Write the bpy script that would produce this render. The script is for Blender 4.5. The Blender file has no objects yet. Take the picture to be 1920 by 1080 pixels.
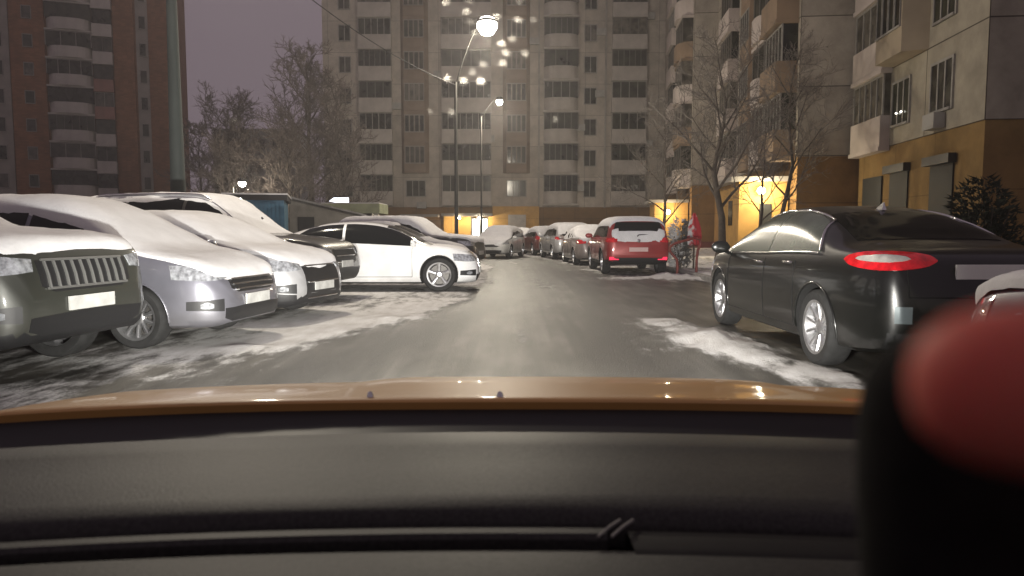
import bpy, bmesh, math, random
import numpy as np
from mathutils import Vector, Matrix, noise
from mathutils.bvhtree import BVHTree

C = bpy.context.scene
COL = C.collection
R = math.radians

# ------------------------------------------------------------------ camera, world, exposure
cd = bpy.data.cameras.new('camera')
cam = bpy.data.objects.new('camera', cd)
COL.objects.link(cam)
cam.location = (0, 0, 1.2)
cam.rotation_euler = (R(90 - 4.45), 0, 0)
cd.sensor_width = 36
cd.lens = 25.3
cd.clip_start = 0.005
cd.clip_end = 2000
cd.dof.use_dof = True
cd.dof.focus_distance = 16
cd.dof.aperture_fstop = 7.5
C.camera = cam

W = bpy.data.worlds.new('World')
C.world = W
W.use_nodes = True
nt = W.node_tree
bg = nt.nodes['Background']
sky = nt.nodes.new('ShaderNodeTexSky')
sky.sky_type = 'NISHITA'
sky.sun_disc = False
sky.sun_elevation = R(-4)
sky.sun_rotation = R(200)
# low cloud lit from below by the town: a dim mauve over the night sky
mixn = nt.nodes.new('ShaderNodeMix')
mixn.data_type = 'RGBA'
mixn.inputs[0].default_value = 0.92
tc = nt.nodes.new('ShaderNodeTexCoord')
nz = nt.nodes.new('ShaderNodeTexNoise')
nz.inputs['Scale'].default_value = 2.2
nz.inputs['Detail'].default_value = 3
rp = nt.nodes.new('ShaderNodeValToRGB')
rp.color_ramp.elements[0].color = (1.06, 0.82, 0.97, 1)
rp.color_ramp.elements[0].position = 0.3
rp.color_ramp.elements[1].color = (1.28, 1.02, 1.19, 1)
rp.color_ramp.elements[1].position = 0.75
nt.links.new(tc.outputs['Generated'], nz.inputs['Vector'])
nt.links.new(nz.outputs['Fac'], rp.inputs['Fac'])
nt.links.new(sky.outputs['Color'], mixn.inputs[6])
nt.links.new(rp.outputs['Color'], mixn.inputs[7])
nt.links.new(mixn.outputs[2], bg.inputs['Color'])
bg.inputs['Strength'].default_value = 0.22

C.view_settings.view_transform = 'Standard'
C.view_settings.look = 'None'
C.view_settings.gamma = 1
C.view_settings.exposure = -0.45
C.render.engine = 'CYCLES'
C.cycles.use_denoising = True
C.cycles.max_bounces = 6
C.cycles.diffuse_bounces = 3
C.cycles.glossy_bounces = 3
C.cycles.transparent_max_bounces = 16
C.cycles.sample_clamp_indirect = 4
C.cycles.caustics_reflective = False
C.cycles.caustics_refractive = False


# ------------------------------------------------------------------ helpers
def tag(o, label=None, cat=None, group=None, kind=None):
    if label: o['label'] = label
    if cat: o['category'] = cat
    if group: o['group'] = group
    if kind: o['kind'] = kind
    return o


def empty(name, loc=(0, 0, 0), rz=0.0, label=None, cat=None, group=None):
    o = bpy.data.objects.new(name, None)
    COL.objects.link(o)
    o.location = loc
    o.rotation_euler = (0, 0, rz)
    o.empty_display_size = 0.2
    return tag(o, label, cat, group)


def link(name, me, parent=None, loc=None, rz=None):
    o = bpy.data.objects.new(name, me)
    COL.objects.link(o)
    if parent: o.parent = parent
    if loc is not None: o.location = loc
    if rz is not None: o.rotation_euler = (0, 0, rz)
    return o


class MB:
    def __init__(s):
        s.v, s.f, s.mi = [], [], []

    def quad(s, a, b, c, d, mi=0):
        n = len(s.v); s.v += [tuple(a), tuple(b), tuple(c), tuple(d)]
        s.f.append((n, n + 1, n + 2, n + 3)); s.mi.append(mi)

    def box(s, x0, x1, y0, y1, z0, z1, mi=0, M=None):
        n = len(s.v)
        P = [(x0, y0, z0), (x1, y0, z0), (x1, y1, z0), (x0, y1, z0), (x0, y0, z1), (x1, y0, z1), (x1, y1, z1), (x0, y1, z1)]
        if M is not None: P = [tuple(M @ Vector(p)) for p in P]
        s.v += P
        for f in ((0, 3, 2, 1), (4, 5, 6, 7), (0, 1, 5, 4), (1, 2, 6, 5), (2, 3, 7, 6), (3, 0, 4, 7)):
            s.f.append(tuple(n + i for i in f)); s.mi.append(mi)

    def grid(s, P, mi=0, closed=False):
        """P[i][j] rows of points"""
        n = len(s.v); ni = len(P); nj = len(P[0])
        for row in P: s.v += [tuple(p) for p in row]
        for i in range(ni - 1):
            for j in range(nj if closed else nj - 1):
                j2 = (j + 1) % nj
                s.f.append((n + i * nj + j, n + i * nj + j2, n + (i + 1) * nj + j2, n + (i + 1) * nj + j)); s.mi.append(mi)
        return n

    def tube(s, pts, rad, n=8, mi=0, cap=True):
        pts = [Vector(p) for p in pts]
        if not hasattr(rad, '__len__'): rad = [rad] * len(pts)
        rows = []
        up = None
        for i, p in enumerate(pts):
            t = (pts[min(i + 1, len(pts) - 1)] - pts[max(i - 1, 0)])
            if t.length < 1e-9: t = Vector((0, 0, 1))
            t.normalize()
            if up is None:
                up = Vector((0, 0, 1)) if abs(t.z) < 0.9 else Vector((1, 0, 0))
            a = t.cross(up)
            if a.length < 1e-6: a = t.cross(Vector((0.3, 1, 0.2)))
            a.normalize(); b = t.cross(a).normalized(); up = b.cross(t) if False else up
            rows.append([p + (a * math.cos(k * 2 * math.pi / n) + b * math.sin(k * 2 * math.pi / n)) * rad[i] for k in range(n)])
        b0 = s.grid(rows, mi, True)
        if cap:
            s.f.append(tuple(b0 + k for k in range(n))); s.mi.append(mi)
            e = b0 + (len(pts) - 1) * n
            s.f.append(tuple(e + n - 1 - k for k in range(n))); s.mi.append(mi)

    def lathe(s, prof, n=24, axis='z', mi=0, M=None):
        rows = []
        for r, h in prof:
            row = []
            for k in range(n):
                a = k * 2 * math.pi / n
                p = (r * math.cos(a), r * math.sin(a), h) if axis == 'z' else (r * math.cos(a), h, r * math.sin(a))
                if M is not None: p = tuple(M @ Vector(p))
                row.append(p)
            rows.append(row)
        s.grid(rows, mi, True)

    def mesh(s, name, mats, smooth=None):
        me = bpy.data.meshes.new(name)
        me.from_pydata(s.v, [], s.f)
        for m in (mats if isinstance(mats, (list, tuple)) else [mats]): me.materials.append(m)
        me.polygons.foreach_set('material_index', s.mi)
        if smooth is not None:
            me.polygons.foreach_set('use_smooth', [True] * len(me.polygons))
            me.set_sharp_from_angle(angle=R(smooth))
        me.update()
        return me

    def build(s, name, mats, parent=None, smooth=None, recalc=False):
        me = s.mesh(name, mats, smooth)
        if recalc: fixn(me)
        return link(name, me, parent)


def fixn(me):
    bm = bmesh.new(); bm.from_mesh(me)
    bmesh.ops.recalc_face_normals(bm, faces=bm.faces)
    bm.to_mesh(me); bm.free()


def pchip(pts):
    xs = np.array([p[0] for p in pts], float); ys = np.array([p[1] for p in pts], float)
    h = np.diff(xs); d = np.diff(ys) / h
    m = np.zeros(len(xs))
    m[0], m[-1] = d[0], d[-1]
    for i in range(1, len(xs) - 1):
        if d[i - 1] * d[i] > 0:
            w1 = 2 * h[i] + h[i - 1]; w2 = h[i] + 2 * h[i - 1]
            m[i] = (w1 + w2) / (w1 / d[i - 1] + w2 / d[i])

    def f(x):
        x = min(max(x, xs[0]), xs[-1])
        i = min(max(int(np.searchsorted(xs, x)) - 1, 0), len(h) - 1)
        t = (x - xs[i]) / h[i]
        return float((2 * t**3 - 3 * t**2 + 1) * ys[i] + (t**3 - 2 * t**2 + t) * h[i] * m[i] + (-2 * t**3 + 3 * t**2) * ys[i + 1] + (t**3 - t**2) * h[i] * m[i + 1])
    return f


def lin(pts):
    xs = [p[0] for p in pts]; ys = [p[1] for p in pts]
    return lambda x: float(np.interp(x, xs, ys))


# ------------------------------------------------------------------ materials
MATS = {}


def mat(name, col, rough=0.6, metal=0.0, coat=0.0, spec=0.5, var=0.0, vscale=8.0, bump=0.0, bscale=40.0, emit=None, estr=0.0, dirt=None, alpha=None, stretch=None):
    if name in MATS: return MATS[name]
    m = bpy.data.materials.new(name); m.use_nodes = True
    n = m.node_tree; b = n.nodes['Principled BSDF']
    b.inputs['Base Color'].default_value = (*col, 1)
    b.inputs['Roughness'].default_value = rough
    b.inputs['Metallic'].default_value = metal
    b.inputs['Coat Weight'].default_value = coat
    b.inputs['Coat Roughness'].default_value = 0.06
    b.inputs['Specular IOR Level'].default_value = spec
    t = n.nodes.new('ShaderNodeTexCoord')
    vec = t.outputs['Object']
    if stretch:
        mp = n.nodes.new('ShaderNodeMapping'); mp.inputs['Scale'].default_value = stretch
        n.links.new(vec, mp.inputs['Vector']); vec = mp.outputs['Vector']
    if var:
        x = n.nodes.new('ShaderNodeTexNoise'); x.inputs['Scale'].default_value = vscale; x.inputs['Detail'].default_value = 5
        n.links.new(vec, x.inputs['Vector'])
        r = n.nodes.new('ShaderNodeValToRGB')
        r.color_ramp.elements[0].position = 0.3; r.color_ramp.elements[1].position = 0.7
        r.color_ramp.elements[0].color = tuple(c * (1 - var) for c in col) + (1,)
        r.color_ramp.elements[1].color = tuple(min(1, c * (1 + var)) for c in col) + (1,)
        n.links.new(x.outputs['Fac'], r.inputs['Fac'])
        out = r.outputs['Color']
        if dirt:
            # road grime thrown up on the lower flanks
            sp = n.nodes.new('ShaderNodeSeparateXYZ'); n.links.new(t.outputs['Object'], sp.inputs[0])
            mr = n.nodes.new('ShaderNodeMapRange'); mr.inputs[1].default_value = dirt[1]; mr.inputs[2].default_value = 0.15
            n.links.new(sp.outputs['Z'], mr.inputs[0])
            x2 = n.nodes.new('ShaderNodeTexNoise'); x2.inputs['Scale'].default_value = 5; x2.inputs['Detail'].default_value = 6
            n.links.new(vec, x2.inputs['Vector'])
            mu = n.nodes.new('ShaderNodeMath'); mu.operation = 'MULTIPLY'
            n.links.new(mr.outputs[0], mu.inputs[0]); n.links.new(x2.outputs['Fac'], mu.inputs[1])
            mx = n.nodes.new('ShaderNodeMix'); mx.data_type = 'RGBA'
            n.links.new(mu.outputs[0], mx.inputs[0]); n.links.new(out, mx.inputs[6]); mx.inputs[7].default_value = (*dirt[0], 1)
            out = mx.outputs[2]
            mr2 = n.nodes.new('ShaderNodeMapRange'); mr2.inputs[3].default_value = rough; mr2.inputs[4].default_value = 0.75
            n.links.new(mu.outputs[0], mr2.inputs[0]); n.links.new(mr2.outputs[0], b.inputs['Roughness'])
        n.links.new(out, b.inputs['Base Color'])
    if bump:
        y = n.nodes.new('ShaderNodeTexNoise'); y.inputs['Scale'].default_value = bscale; y.inputs['Detail'].default_value = 4
        n.links.new(vec, y.inputs['Vector'])
        bp = n.nodes.new('ShaderNodeBump'); bp.inputs['Strength'].default_value = bump; bp.inputs['Distance'].default_value = 0.02
        n.links.new(y.outputs['Fac'], bp.inputs['Height']); n.links.new(bp.outputs['Normal'], b.inputs['Normal'])
    if emit:
        b.inputs['Emission Color'].default_value = (*emit, 1); b.inputs['Emission Strength'].default_value = estr
    MATS[name] = m
    return m


def paint(name, col, metal=0.3, rough=0.35, coat=0.8, dirtz=0.7):
    return mat('paint ' + name, col, rough, metal, coat, var=0.12, vscale=3, dirt=((0.10, 0.095, 0.085), dirtz))


M_snow = mat('snow', (0.70, 0.695, 0.70), 0.75, var=0.06, vscale=5, bump=0.22, bscale=34, spec=0.3)
M_tyre = mat('tyre rubber', (0.015, 0.015, 0.015), 0.85, var=0.4, vscale=14)
M_black = mat('black plastic', (0.012, 0.012, 0.013), 0.5)
M_liner = mat('arch liner', (0.008, 0.008, 0.008), 0.95)
M_glass = mat('car glass', (0.005, 0.006, 0.006), 0.10, spec=0.4)
M_glassg = mat('misted car glass', (0.07, 0.08, 0.065), 0.22, spec=0.7, var=0.3, vscale=3)
M_chrome = mat('chrome trim', (0.75, 0.75, 0.75), 0.16, 1.0)
M_rim = mat('alloy rim', (0.55, 0.55, 0.56), 0.32, 0.9, var=0.2, vscale=9)
M_rimd = mat('dark alloy rim', (0.16, 0.16, 0.17), 0.35, 0.85)
M_lens = mat('headlamp lens', (0.50, 0.52, 0.55), 0.10, 0.55, coat=1.0, var=0.6, vscale=22)
M_red = mat('tail lamp lens', (0.58, 0.008, 0.014), 0.15, coat=1.0, var=0.35, vscale=16)
M_redglow = mat('reflector with painted glow', (0.75, 0.02, 0.04), 0.2, emit=(1.0, 0.03, 0.10), estr=1.6)  # emission paints the returned headlamp light; the part is no lamp
M_clear = mat('clear lamp lens', (0.50, 0.48, 0.44), 0.12, 0.2, coat=1.0, var=0.25, vscale=14)
M_plate = mat('number plate', (0.46, 0.46, 0.44), 0.5, var=0.18, vscale=9)
M_seam = mat('panel gap', (0.006, 0.006, 0.006), 0.9)


# ------------------------------------------------------------------ cars
TYPES = {
 # u = x / (L/2), z for the reference height Href
 'sedan': dict(Href=1.47, m=4.2, k=0.46,
  top=[(-1, .60), (-.985, .84), (-.955, .98), (-.90, 1.05), (-.76, 1.085), (-.68, 1.115), (-.52, 1.26), (-.34, 1.395), (-.14, 1.46), (.03, 1.465), (.20, 1.41), (.38, 1.25), (.53, 1.07), (.60, 1.00), (.76, .945), (.88, .87), (.95, .76), (.985, .64), (1, .50)],
  belt=[(-1, .58), (-.97, .90), (-.88, .985), (-.5, .99), (0, .955), (.5, .915), (.76, .86), (.90, .76), (.97, .62), (1, .46)],
  bot=[(-1, .46), (-.97, .31), (-.9, .24), (-.5, .19), (.5, .18), (.88, .19), (.97, .23), (1, .36)],
  wid=[(-1, .62), (-.98, .76), (-.93, .87), (-.78, .955), (-.45, 1), (.45, 1), (.76, .955), (.88, .88), (.955, .75), (.985, .64), (1, .5)],
  wins=(.47, -.57), ws_top=.22, rw=(-.36, -.655), pil=(-.06,)),
 'coupe': dict(Href=1.41, m=4.0, k=0.50,
  top=[(-1, .60), (-.985, .84), (-.955, .95), (-.90, 1.00), (-.80, 1.04), (-.66, 1.15), (-.48, 1.29), (-.28, 1.385), (-.08, 1.41), (.08, 1.385), (.24, 1.30), (.40, 1.13), (.52, .985), (.58, .945), (.74, .90), (.87, .83), (.95, .73), (.985, .62), (1, .48)],
  belt=[(-1, .58), (-.97, .88), (-.88, .955), (-.5, .97), (0, .93), (.5, .87), (.74, .83), (.90, .73), (.97, .60), (1, .44)],
  bot=[(-1, .46), (-.97, .29), (-.9, .22), (-.5, .17), (.5, .16), (.88, .17), (.97, .19), (1, .30)],
  wid=[(-1, .62), (-.98, .76), (-.93, .87), (-.78, .965), (-.45, 1), (.45, .99), (.76, .955), (.88, .88), (.955, .75), (.985, .64), (1, .5)],
  wins=(.46, -.60), ws_top=.20, rw=(-.40, -.76), pil=(-.16,)),
 'suv': dict(Href=1.80, m=5.0, k=0.26,
  top=[(-1, .95), (-.985, 1.20), (-.955, 1.42), (-.90, 1.66), (-.84, 1.755), (-.6, 1.79), (-.2, 1.80), (.02, 1.785), (.12, 1.73), (.25, 1.54), (.385, 1.27), (.45, 1.205), (.75, 1.165), (.90, 1.115), (.955, 1.03), (.985, .88), (1, .72)],
  belt=[(-1, .92), (-.97, 1.10), (-.88, 1.14), (-.4, 1.12), (.2, 1.10), (.6, 1.085), (.85, 1.05), (.94, .97), (.98, .80), (1, .66)],
  bot=[(-1, .60), (-.985, .45), (-.94, .36), (-.5, .28), (.5, .28), (.93, .32), (.985, .40), (1, .52)],
  wid=[(-1, .74), (-.985, .86), (-.95, .93), (-.82, .975), (-.5, 1), (.5, 1), (.82, .97), (.93, .89), (.975, .79), (1, .68)],
  wins=(.33, -.86), ws_top=.13, rw=(-.90, -.975), pil=(-.06, -.50)),
 'hatch': dict(Href=1.56, m=4.4, k=0.36,
  top=[(-1, .75), (-.985, .98), (-.95, 1.14), (-.88, 1.33), (-.78, 1.46), (-.5, 1.545), (-.12, 1.56), (.06, 1.53), (.22, 1.43), (.42, 1.20), (.57, 1.015), (.64, .965), (.80, .895), (.91, .80), (.965, .69), (.99, .58), (1, .48)],
  belt=[(-1, .72), (-.97, .93), (-.85, 1.0), (-.3, .985), (.2, .95), (.6, .90), (.80, .82), (.92, .71), (.975, .57), (1, .44)],
  bot=[(-1, .52), (-.98, .36), (-.92, .28), (-.5, .21), (.5, .20), (.9, .21), (.97, .24), (1, .34)],
  wid=[(-1, .66), (-.98, .80), (-.93, .90), (-.78, .97), (-.4, 1), (.4, 1), (.74, .965), (.88, .88), (.955, .75), (.985, .63), (1, .5)],
  wins=(.50, -.80), ws_top=.16, rw=(-.82, -.95), pil=(.0, -.42)),
}
TYPES['wagon'] = dict(TYPES['suv'],
  top=[(-1, .95), (-.985, 1.18), (-.955, 1.40), (-.90, 1.64), (-.84, 1.745), (-.6, 1.79), (-.2, 1.80), (0, 1.785), (.11, 1.72), (.24, 1.50), (.37, 1.22), (.43, 1.14), (.55, 1.105), (.75, 1.06), (.90, .99), (.955, .91), (.985, .78), (1, .64)],
  belt=[(-1, .90), (-.97, 1.06), (-.88, 1.09), (-.4, 1.07), (.2, 1.05), (.6, 1.01), (.85, .95), (.94, .86), (.98, .72), (1, .58)], wins=(.32, -.86), ws_top=.12)
NU, NL, NP = 76, 11, 15


def car_body(T, L, Wd, H):
    sc = H / T['Href']
    top, belt, bot, wid = (pchip(T[k]) for k in ('top', 'belt', 'bot', 'wid'))
    us = [math.sin(math.pi / 2 * (-1 + 2 * i / (NU - 1))) * 0.55 + 0.45 * (-1 + 2 * i / (NU - 1)) for i in range(NU)]
    rows = []
    for u in us:
        x = u * L / 2
        zt = top(u) * sc; zb = bot(u) * sc
        ze = min(belt(u) * sc, zt - 0.015)
        w = wid(u) * Wd / 2
        hl = ze - zb
        half = [(0.0, zb), (w * .55, zb), (w * .86, zb), (w * .945, zb + min(.035, hl * .1)), (w * .978, zb + hl * .16), (w * .993, zb + hl * .32),
                (w * 1.0, zb + hl * .5), (w * .999, zb + hl * .66), (w * .992, zb + hl * .80), (w * .975, zb + hl * .92), (w * .945, ze)]
        ws = w * .945; h = zt - ze
        for j in range(1, NP + 1):
            ph = math.pi / 2 * j / NP
            sz = math.sin(ph) ** (2 / T['m']); cy = max(math.cos(ph), 0) ** (2 / T['m'])
            # bunch the samples toward the roof edge
            half.append((ws * cy * (1 - T['k'] * h * sz) if j < NP else 0.0, ze + h * sz))
        row = [(x, y, z) for y, z in half] + [(x, -y, z) for y, z in reversed(half[1:-1])]
        rows.append(row)
    return rows, us


def body_mesh(rows, name, m):
    b = MB(); b.grid(rows, 0, True)
    n = len(rows[0]); k = (len(rows) - 1) * n
    b.f.append(tuple(range(n))); b.mi.append(0)
    b.f.append(tuple(k + n - 1 - i for i in range(n))); b.mi.append(0)
    me = b.mesh(name, m, None); fixn(me)
    return me


WHEELS = {}


def wheel_meshes(Rw, wt, spokes, rm):
    key = (round(Rw, 3), round(wt, 3), spokes, rm.name)
    if key in WHEELS: return WHEELS[key]
    rr = Rw * 0.70; h = wt / 2
    t = MB()
    t.lathe([(rr, -h * .9), (rr + .02, -h * .98), (Rw - .03, -h), (Rw - .008, -h * .82), (Rw, -h * .5), (Rw, h * .5), (Rw - .008, h * .82), (Rw - .03, h), (rr + .02, h * .98), (rr, h * .9)], 40, 'y')
    tm = t.mesh('tyre', M_tyre, 40); fixn(tm)
    r = MB()   # outer face toward +y
    r.lathe([(rr, -h * .8), (rr - .012, h * .5), (rr + .006, h * .93), (rr - .02, h * .86), (rr - .03, h * .5), (rr - .05, -h * .2), (.02, -h * .25), (0.001, -h * .25)], 40, 'y')
    for s in range(spokes):
        a = 2 * math.pi * s / spokes + .3
        Mx = Matrix.Rotation(-a, 4, 'Y')
        w0, w1 = (.034, .048) if spokes <= 6 else (.017, .021)
        n = len(r.v)
        P = []
        for x, w, yo in ((.03, w0, h * .45), (rr * .5, w0 * 1.05, h * .62), (rr - .012, w1, h * .80)):
            P.append([(x, yo - .045, -w), (x, yo - .012, -w), (x, yo, -w * .55), (x, yo, w * .55), (x, yo - .012, w), (x, yo - .045, w)])
        r.grid([[tuple(Mx @ Vector(p)) for p in row] for row in P], 0, True)
    r.lathe([(.075, h * .1), (.075, h * .5), (.06, h * .6), (.03, h * .62), (.001, h * .62)], 20, 'y')
    rmesh = r.mesh('rim', [rm], 35); fixn(rmesh)
    # dark brake disc behind the spokes
    d = MB(); d.lathe([(rr * .8, -h * .05), (rr * .8, h * .05), (.02, h * .05)], 28, 'y')
    dm = d.mesh('brake_disc', mat('brake disc', (.10, .095, .09), .5, .6), 35); fixn(dm)
    WHEELS[key] = (tm, rmesh, dm)
    return WHEELS[key]


def make_car(name, label, loc, rz, kind='sedan', L=4.6, Wd=1.82, H=None, pm=None, cat='car', group=None, Rw=.33, spokes=10, rimm=None,
             snow=None, glass=None, sideglass=None, axle=(.585, -.605), grille='wide', lights='std', rails=False, trim=None, handles=True,
             detail=2, tail='std', plate=True, lower=None, badge=False, seed=1):
    T = TYPES[kind]; H = H or T['Href']; sc = H / T['Href']
    glass = glass or M_glass; sideglass = sideglass or glass; rimm = rimm or M_rim
    root = empty(name, loc, rz, label, cat, group)
    rows, us = car_body(T, L, Wd, H)
    me0 = body_mesh(rows, 'body', [pm, M_liner, lower or pm])
    bm = bmesh.new(); bm.from_mesh(me0); bvh = BVHTree.FromBMesh(bm); bm.free()
    hl = L / 2
    xs = (axle[0] * hl, axle[1] * hl)
    Ra = Rw * 1.13
    # wheel openings cut out of the shell
    o = link('body', me0, root)
    cut = MB()
    for ax in xs:
        for sg in (1, -1):
            y0, y1 = sorted((sg * (Wd / 2 - .30), sg * (Wd / 2 + .2)))
            n = 36; base = len(cut.v)
            for y in (y0, y1):
                cut.v += [(ax + Ra * math.cos(2 * math.pi * k / n), y, Rw + .01 + Ra * math.sin(2 * math.pi * k / n)) for k in range(n)]
            for k in range(n):
                cut.f.append((base + k, base + (k + 1) % n, base + n + (k + 1) % n, base + n + k)); cut.mi.append(0)
            cut.f.append(tuple(base + k for k in range(n))); cut.mi.append(0)
            cut.f.append(tuple(base + 2 * n - 1 - k for k in range(n))); cut.mi.append(0)
    cme = cut.mesh('arch_cutter', M_liner); fixn(cme)
    co = bpy.data.objects.new('arch_cutter', cme); COL.objects.link(co)
    om = o.matrix_world.copy()
    md = o.modifiers.new('b', 'BOOLEAN'); md.operation = 'DIFFERENCE'; md.solver = 'EXACT'; md.object = co
    o.parent = None
    dg = bpy.context.evaluated_depsgraph_get(); dg.update()
    nm = bpy.data.meshes.new_from_object(o.evaluated_get(dg))
    o.modifiers.clear(); o.data = nm; o.parent = root; nm.name = 'body'
    bpy.data.objects.remove(co); 
    mis = []
    zl = (bottom_z(T, sc) + .16)
    for p in nm.polygons:
        c = p.center
        mi = 0
        for ax in xs:
            if math.hypot(c.x - ax, c.z - Rw - .01) < Ra * 1.004 and abs(c.y) < Wd / 2 - .005 and abs(c.y) > Wd / 2 - .32:
                rad = Vector((c.x - ax, 0, c.z - Rw - .01))
                if abs(p.normal.y) > .98 and abs(abs(c.y) - (Wd / 2 - .30)) < .02 or (rad.length > Ra * .97 and abs(p.normal.y) < .2): mi = 1
        if mi == 0 and c.z < zl and lower: mi = 2
        if p.normal.z < -.9 and c.z < .5: mi = 1
        mis.append(mi)
    nm.polygons.foreach_set('material_index', mis)
    nm.polygons.foreach_set('use_smooth', [True] * len(nm.polygons))
    nm.set_sharp_from_angle(angle=R(38))

    # --- panels laid on the shell by projection
    def hit(az, u, v, cx, cy):
        d = Vector((math.cos(az), math.sin(az), 0)); t = Vector((-math.sin(az), math.cos(az), 0))
        p = Vector((cx, cy, 0)) + t * u + Vector((0, 0, v)) + d * 3.2
        h = bvh.ray_cast(p, -d)
        return h[0], h[1]

    def hit_top(x, y):
        h = bvh.ray_cast(Vector((x, y, 4)), Vector((0, 0, -1)))
        return h[0], h[1]

    def panel(pname, m, ulist, lo, hi, fn, nv=6, off=.005, parent=None, nu=24, skirt=.012, curved=True):
        f0 = pchip(lo) if curved and len(lo) > 2 else lin(lo)
        f1 = pchip(hi) if curved and len(hi) > 2 else lin(hi)
        u0, u1 = ulist
        P = []; ok = True
        for i in range(nu + 1):
            u = u0 + (u1 - u0) * i / nu
            a, b = f0(u), f1(u)
            row = []
            for j in range(nv + 1):
                h, nn = fn(u, a + (b - a) * j / nv)
                if h is None: row.append(None)
                else: row.append((h, nn))
            P.append(row)
        b = MB(); idx = {}
        def vid(i, j, o_):
            k = (i, j, o_)
            if k not in idx:
                h, nn = P[i][j]; idx[k] = len(b.v); b.v.append(tuple(h + nn * (off if o_ == 0 else off - skirt)))
            return idx[k]
        for i in range(nu):
            for j in range(nv):
                if any(P[a][c] is None for a, c in ((i, j), (i + 1, j), (i + 1, j + 1), (i, j + 1))): continue
                b.f.append((vid(i, j, 0), vid(i + 1, j, 0), vid(i + 1, j + 1, 0), vid(i, j + 1, 0))); b.mi.append(0)
        ring = [(i, 0) for i in range(nu + 1)] + [(nu, j) for j in range(1, nv + 1)] + [(i, nv) for i in range(nu - 1, -1, -1)] + [(0, j) for j in range(nv - 1, 0, -1)]
        for a, c in zip(ring, ring[1:] + ring[:1]):
            if P[a[0]][a[1]] is None or P[c[0]][c[1]] is None: continue
            b.f.append((vid(*a, 0), vid(*a, 1), vid(*c, 1), vid(*c, 0))); b.mi.append(0)
        if not b.f: return None
        me = b.mesh(pname, m, 30)
        bm2 = bmesh.new(); bm2.from_mesh(me); bmesh.ops.remove_doubles(bm2, verts=bm2.verts, dist=.0008)
        bmesh.ops.recalc_face_normals(bm2, faces=bm2.faces)
        # outward
        s_ = sum((f.normal.dot(Vector((f.calc_center_median().x * .3, f.calc_center_median().y, f.calc_center_median().z - .7))) * f.calc_area()) for f in bm2.faces)
        if s_ < 0: bmesh.ops.reverse_faces(bm2, faces=bm2.faces)
        bm2.to_mesh(me); bm2.free()
        return link(pname, me, parent or root)

    top, belt = pchip(T['top']), pchip(T['belt'])
    side = {1: (lambda u, v: hit(R(90), -u, v, 0, 0)), -1: (lambda u, v: hit(R(-90), u, v, 0, 0))}
    front = lambda u, v: hit(0, u, v, 0, 0)
    rear = lambda u, v: hit(R(180), -u, v, 0, 0)
    wf, wr = T['wins']

    def winlo(u): return belt(u) * sc + .03
    def winhi(u):
        zt = top(u) * sc; zb = belt(u) * sc
        return zb + (zt - zb) * .87
    # side glass
    ed = [wr] + sorted(T['pil']) + [wf]
    gaps = .012
    for sg in (1, -1):
        if detail < 1: break
        for a, b_ in zip(ed[:-1], ed[1:]):
            ua, ub = a + (gaps if a != wr else 0), b_ - (gaps if b_ != wf else 0)
            N = 20
            pts = [ua + (ub - ua) * i / N for i in range(N + 1)]
            def lo(u): return winlo(u)
            def hi(u):
                v = winhi(u)
                # pinch the ends of the glass
                e = 1.0
                if a == wr: e = min(1, math.sqrt(max(0, (u - wr) / .13)))
                return max(winlo(u) + .004, winlo(u) + (v - winlo(u)) * e)
            panel('side_window', sideglass, (ua * hl, ub * hl), [(u * hl, lo(u)) for u in pts], [(u * hl, hi(u)) for u in pts], side[sg], nu=26, nv=8, off=.004)
        if trim:
            N = 40
            tb = MB()
            path = []
            for i in range(N + 1):
                u = wf + (wr - wf) * i / N
                e = min(1, math.sqrt(max(0, (u - wr) / .13)))
                z = winlo(u) + (winhi(u) - winlo(u)) * e + .012
                h, nn = side[sg](u * hl, z)
                if h is not None: path.append(h + nn * .008)
            tb.tube(path, .013, 6)
            path = []
            for i in range(N + 1):
                u = wf + (wr - wf) * i / N
                h, nn = side[sg](u * hl, winlo(u) - .014)
                if h is not None: path.append(h + nn * .008)
            tb.tube(path, .012, 6)
            tb.build('window_trim', trim, root, 60)
    # windscreen and rear window, mapped from above (x, y)
    def screen(pname, ua, ub, fr):
        def fn(u, v):
            return hit_top(u, v)
        def half(x):
            u = x / hl
            zt = top(u) * sc; zb = min(belt(u) * sc, zt - .015)
            w = pchip(T['wid'])(u) * Wd / 2 * .945
            return w * (1 - T['k'] * (zt - zb)) * fr
        N = 14
        pts = [ua + (ub - ua) * i / N for i in range(N + 1)]
        if ua > ub: pts = pts[::-1]
        lo_ = [(u * hl, -half(u * hl)) for u in pts]; hi_ = [(u * hl, half(u * hl)) for u in pts]
        return panel(pname, glass, (pts[0] * hl, pts[-1] * hl), lo_, hi_, fn, nu=22, nv=22, off=.004)
    screen('windscreen', T['ws_top'], wf + .06, .80)
    if kind in ('suv', 'wagon', 'hatch'):
        z0 = (1.17 if kind in ('suv', 'wagon') else 1.04) * sc; z1 = (1.62 if kind in ('suv', 'wagon') else 1.40) * sc; w0 = Wd * .385; w1 = Wd * .33
        panel('rear_window', glass, (-w0, w0), [(-w0, z0 + .05), (-w0 * .92, z0), (w0 * .92, z0), (w0, z0 + .05)], [(-w0, z0 + .09), (-w1, z1), (w1, z1), (w0, z0 + .09)], rear, nu=30, nv=10, curved=False)
    else:
        screen('rear_window', T['rw'][1], T['rw'][0], .78)
    # lamps
    fz = {'sedan': (.66, .80), 'coupe': (.60, .74), 'suv': (.86, 1.0), 'wagon': (.76, .90), 'hatch': (.68, .82)}[kind]
    fz = (fz[0] * sc, fz[1] * sc)
    bz = {'sedan': .42, 'coupe': .36, 'suv': .56, 'wagon': .56, 'hatch': .42}[kind] * sc
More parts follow.
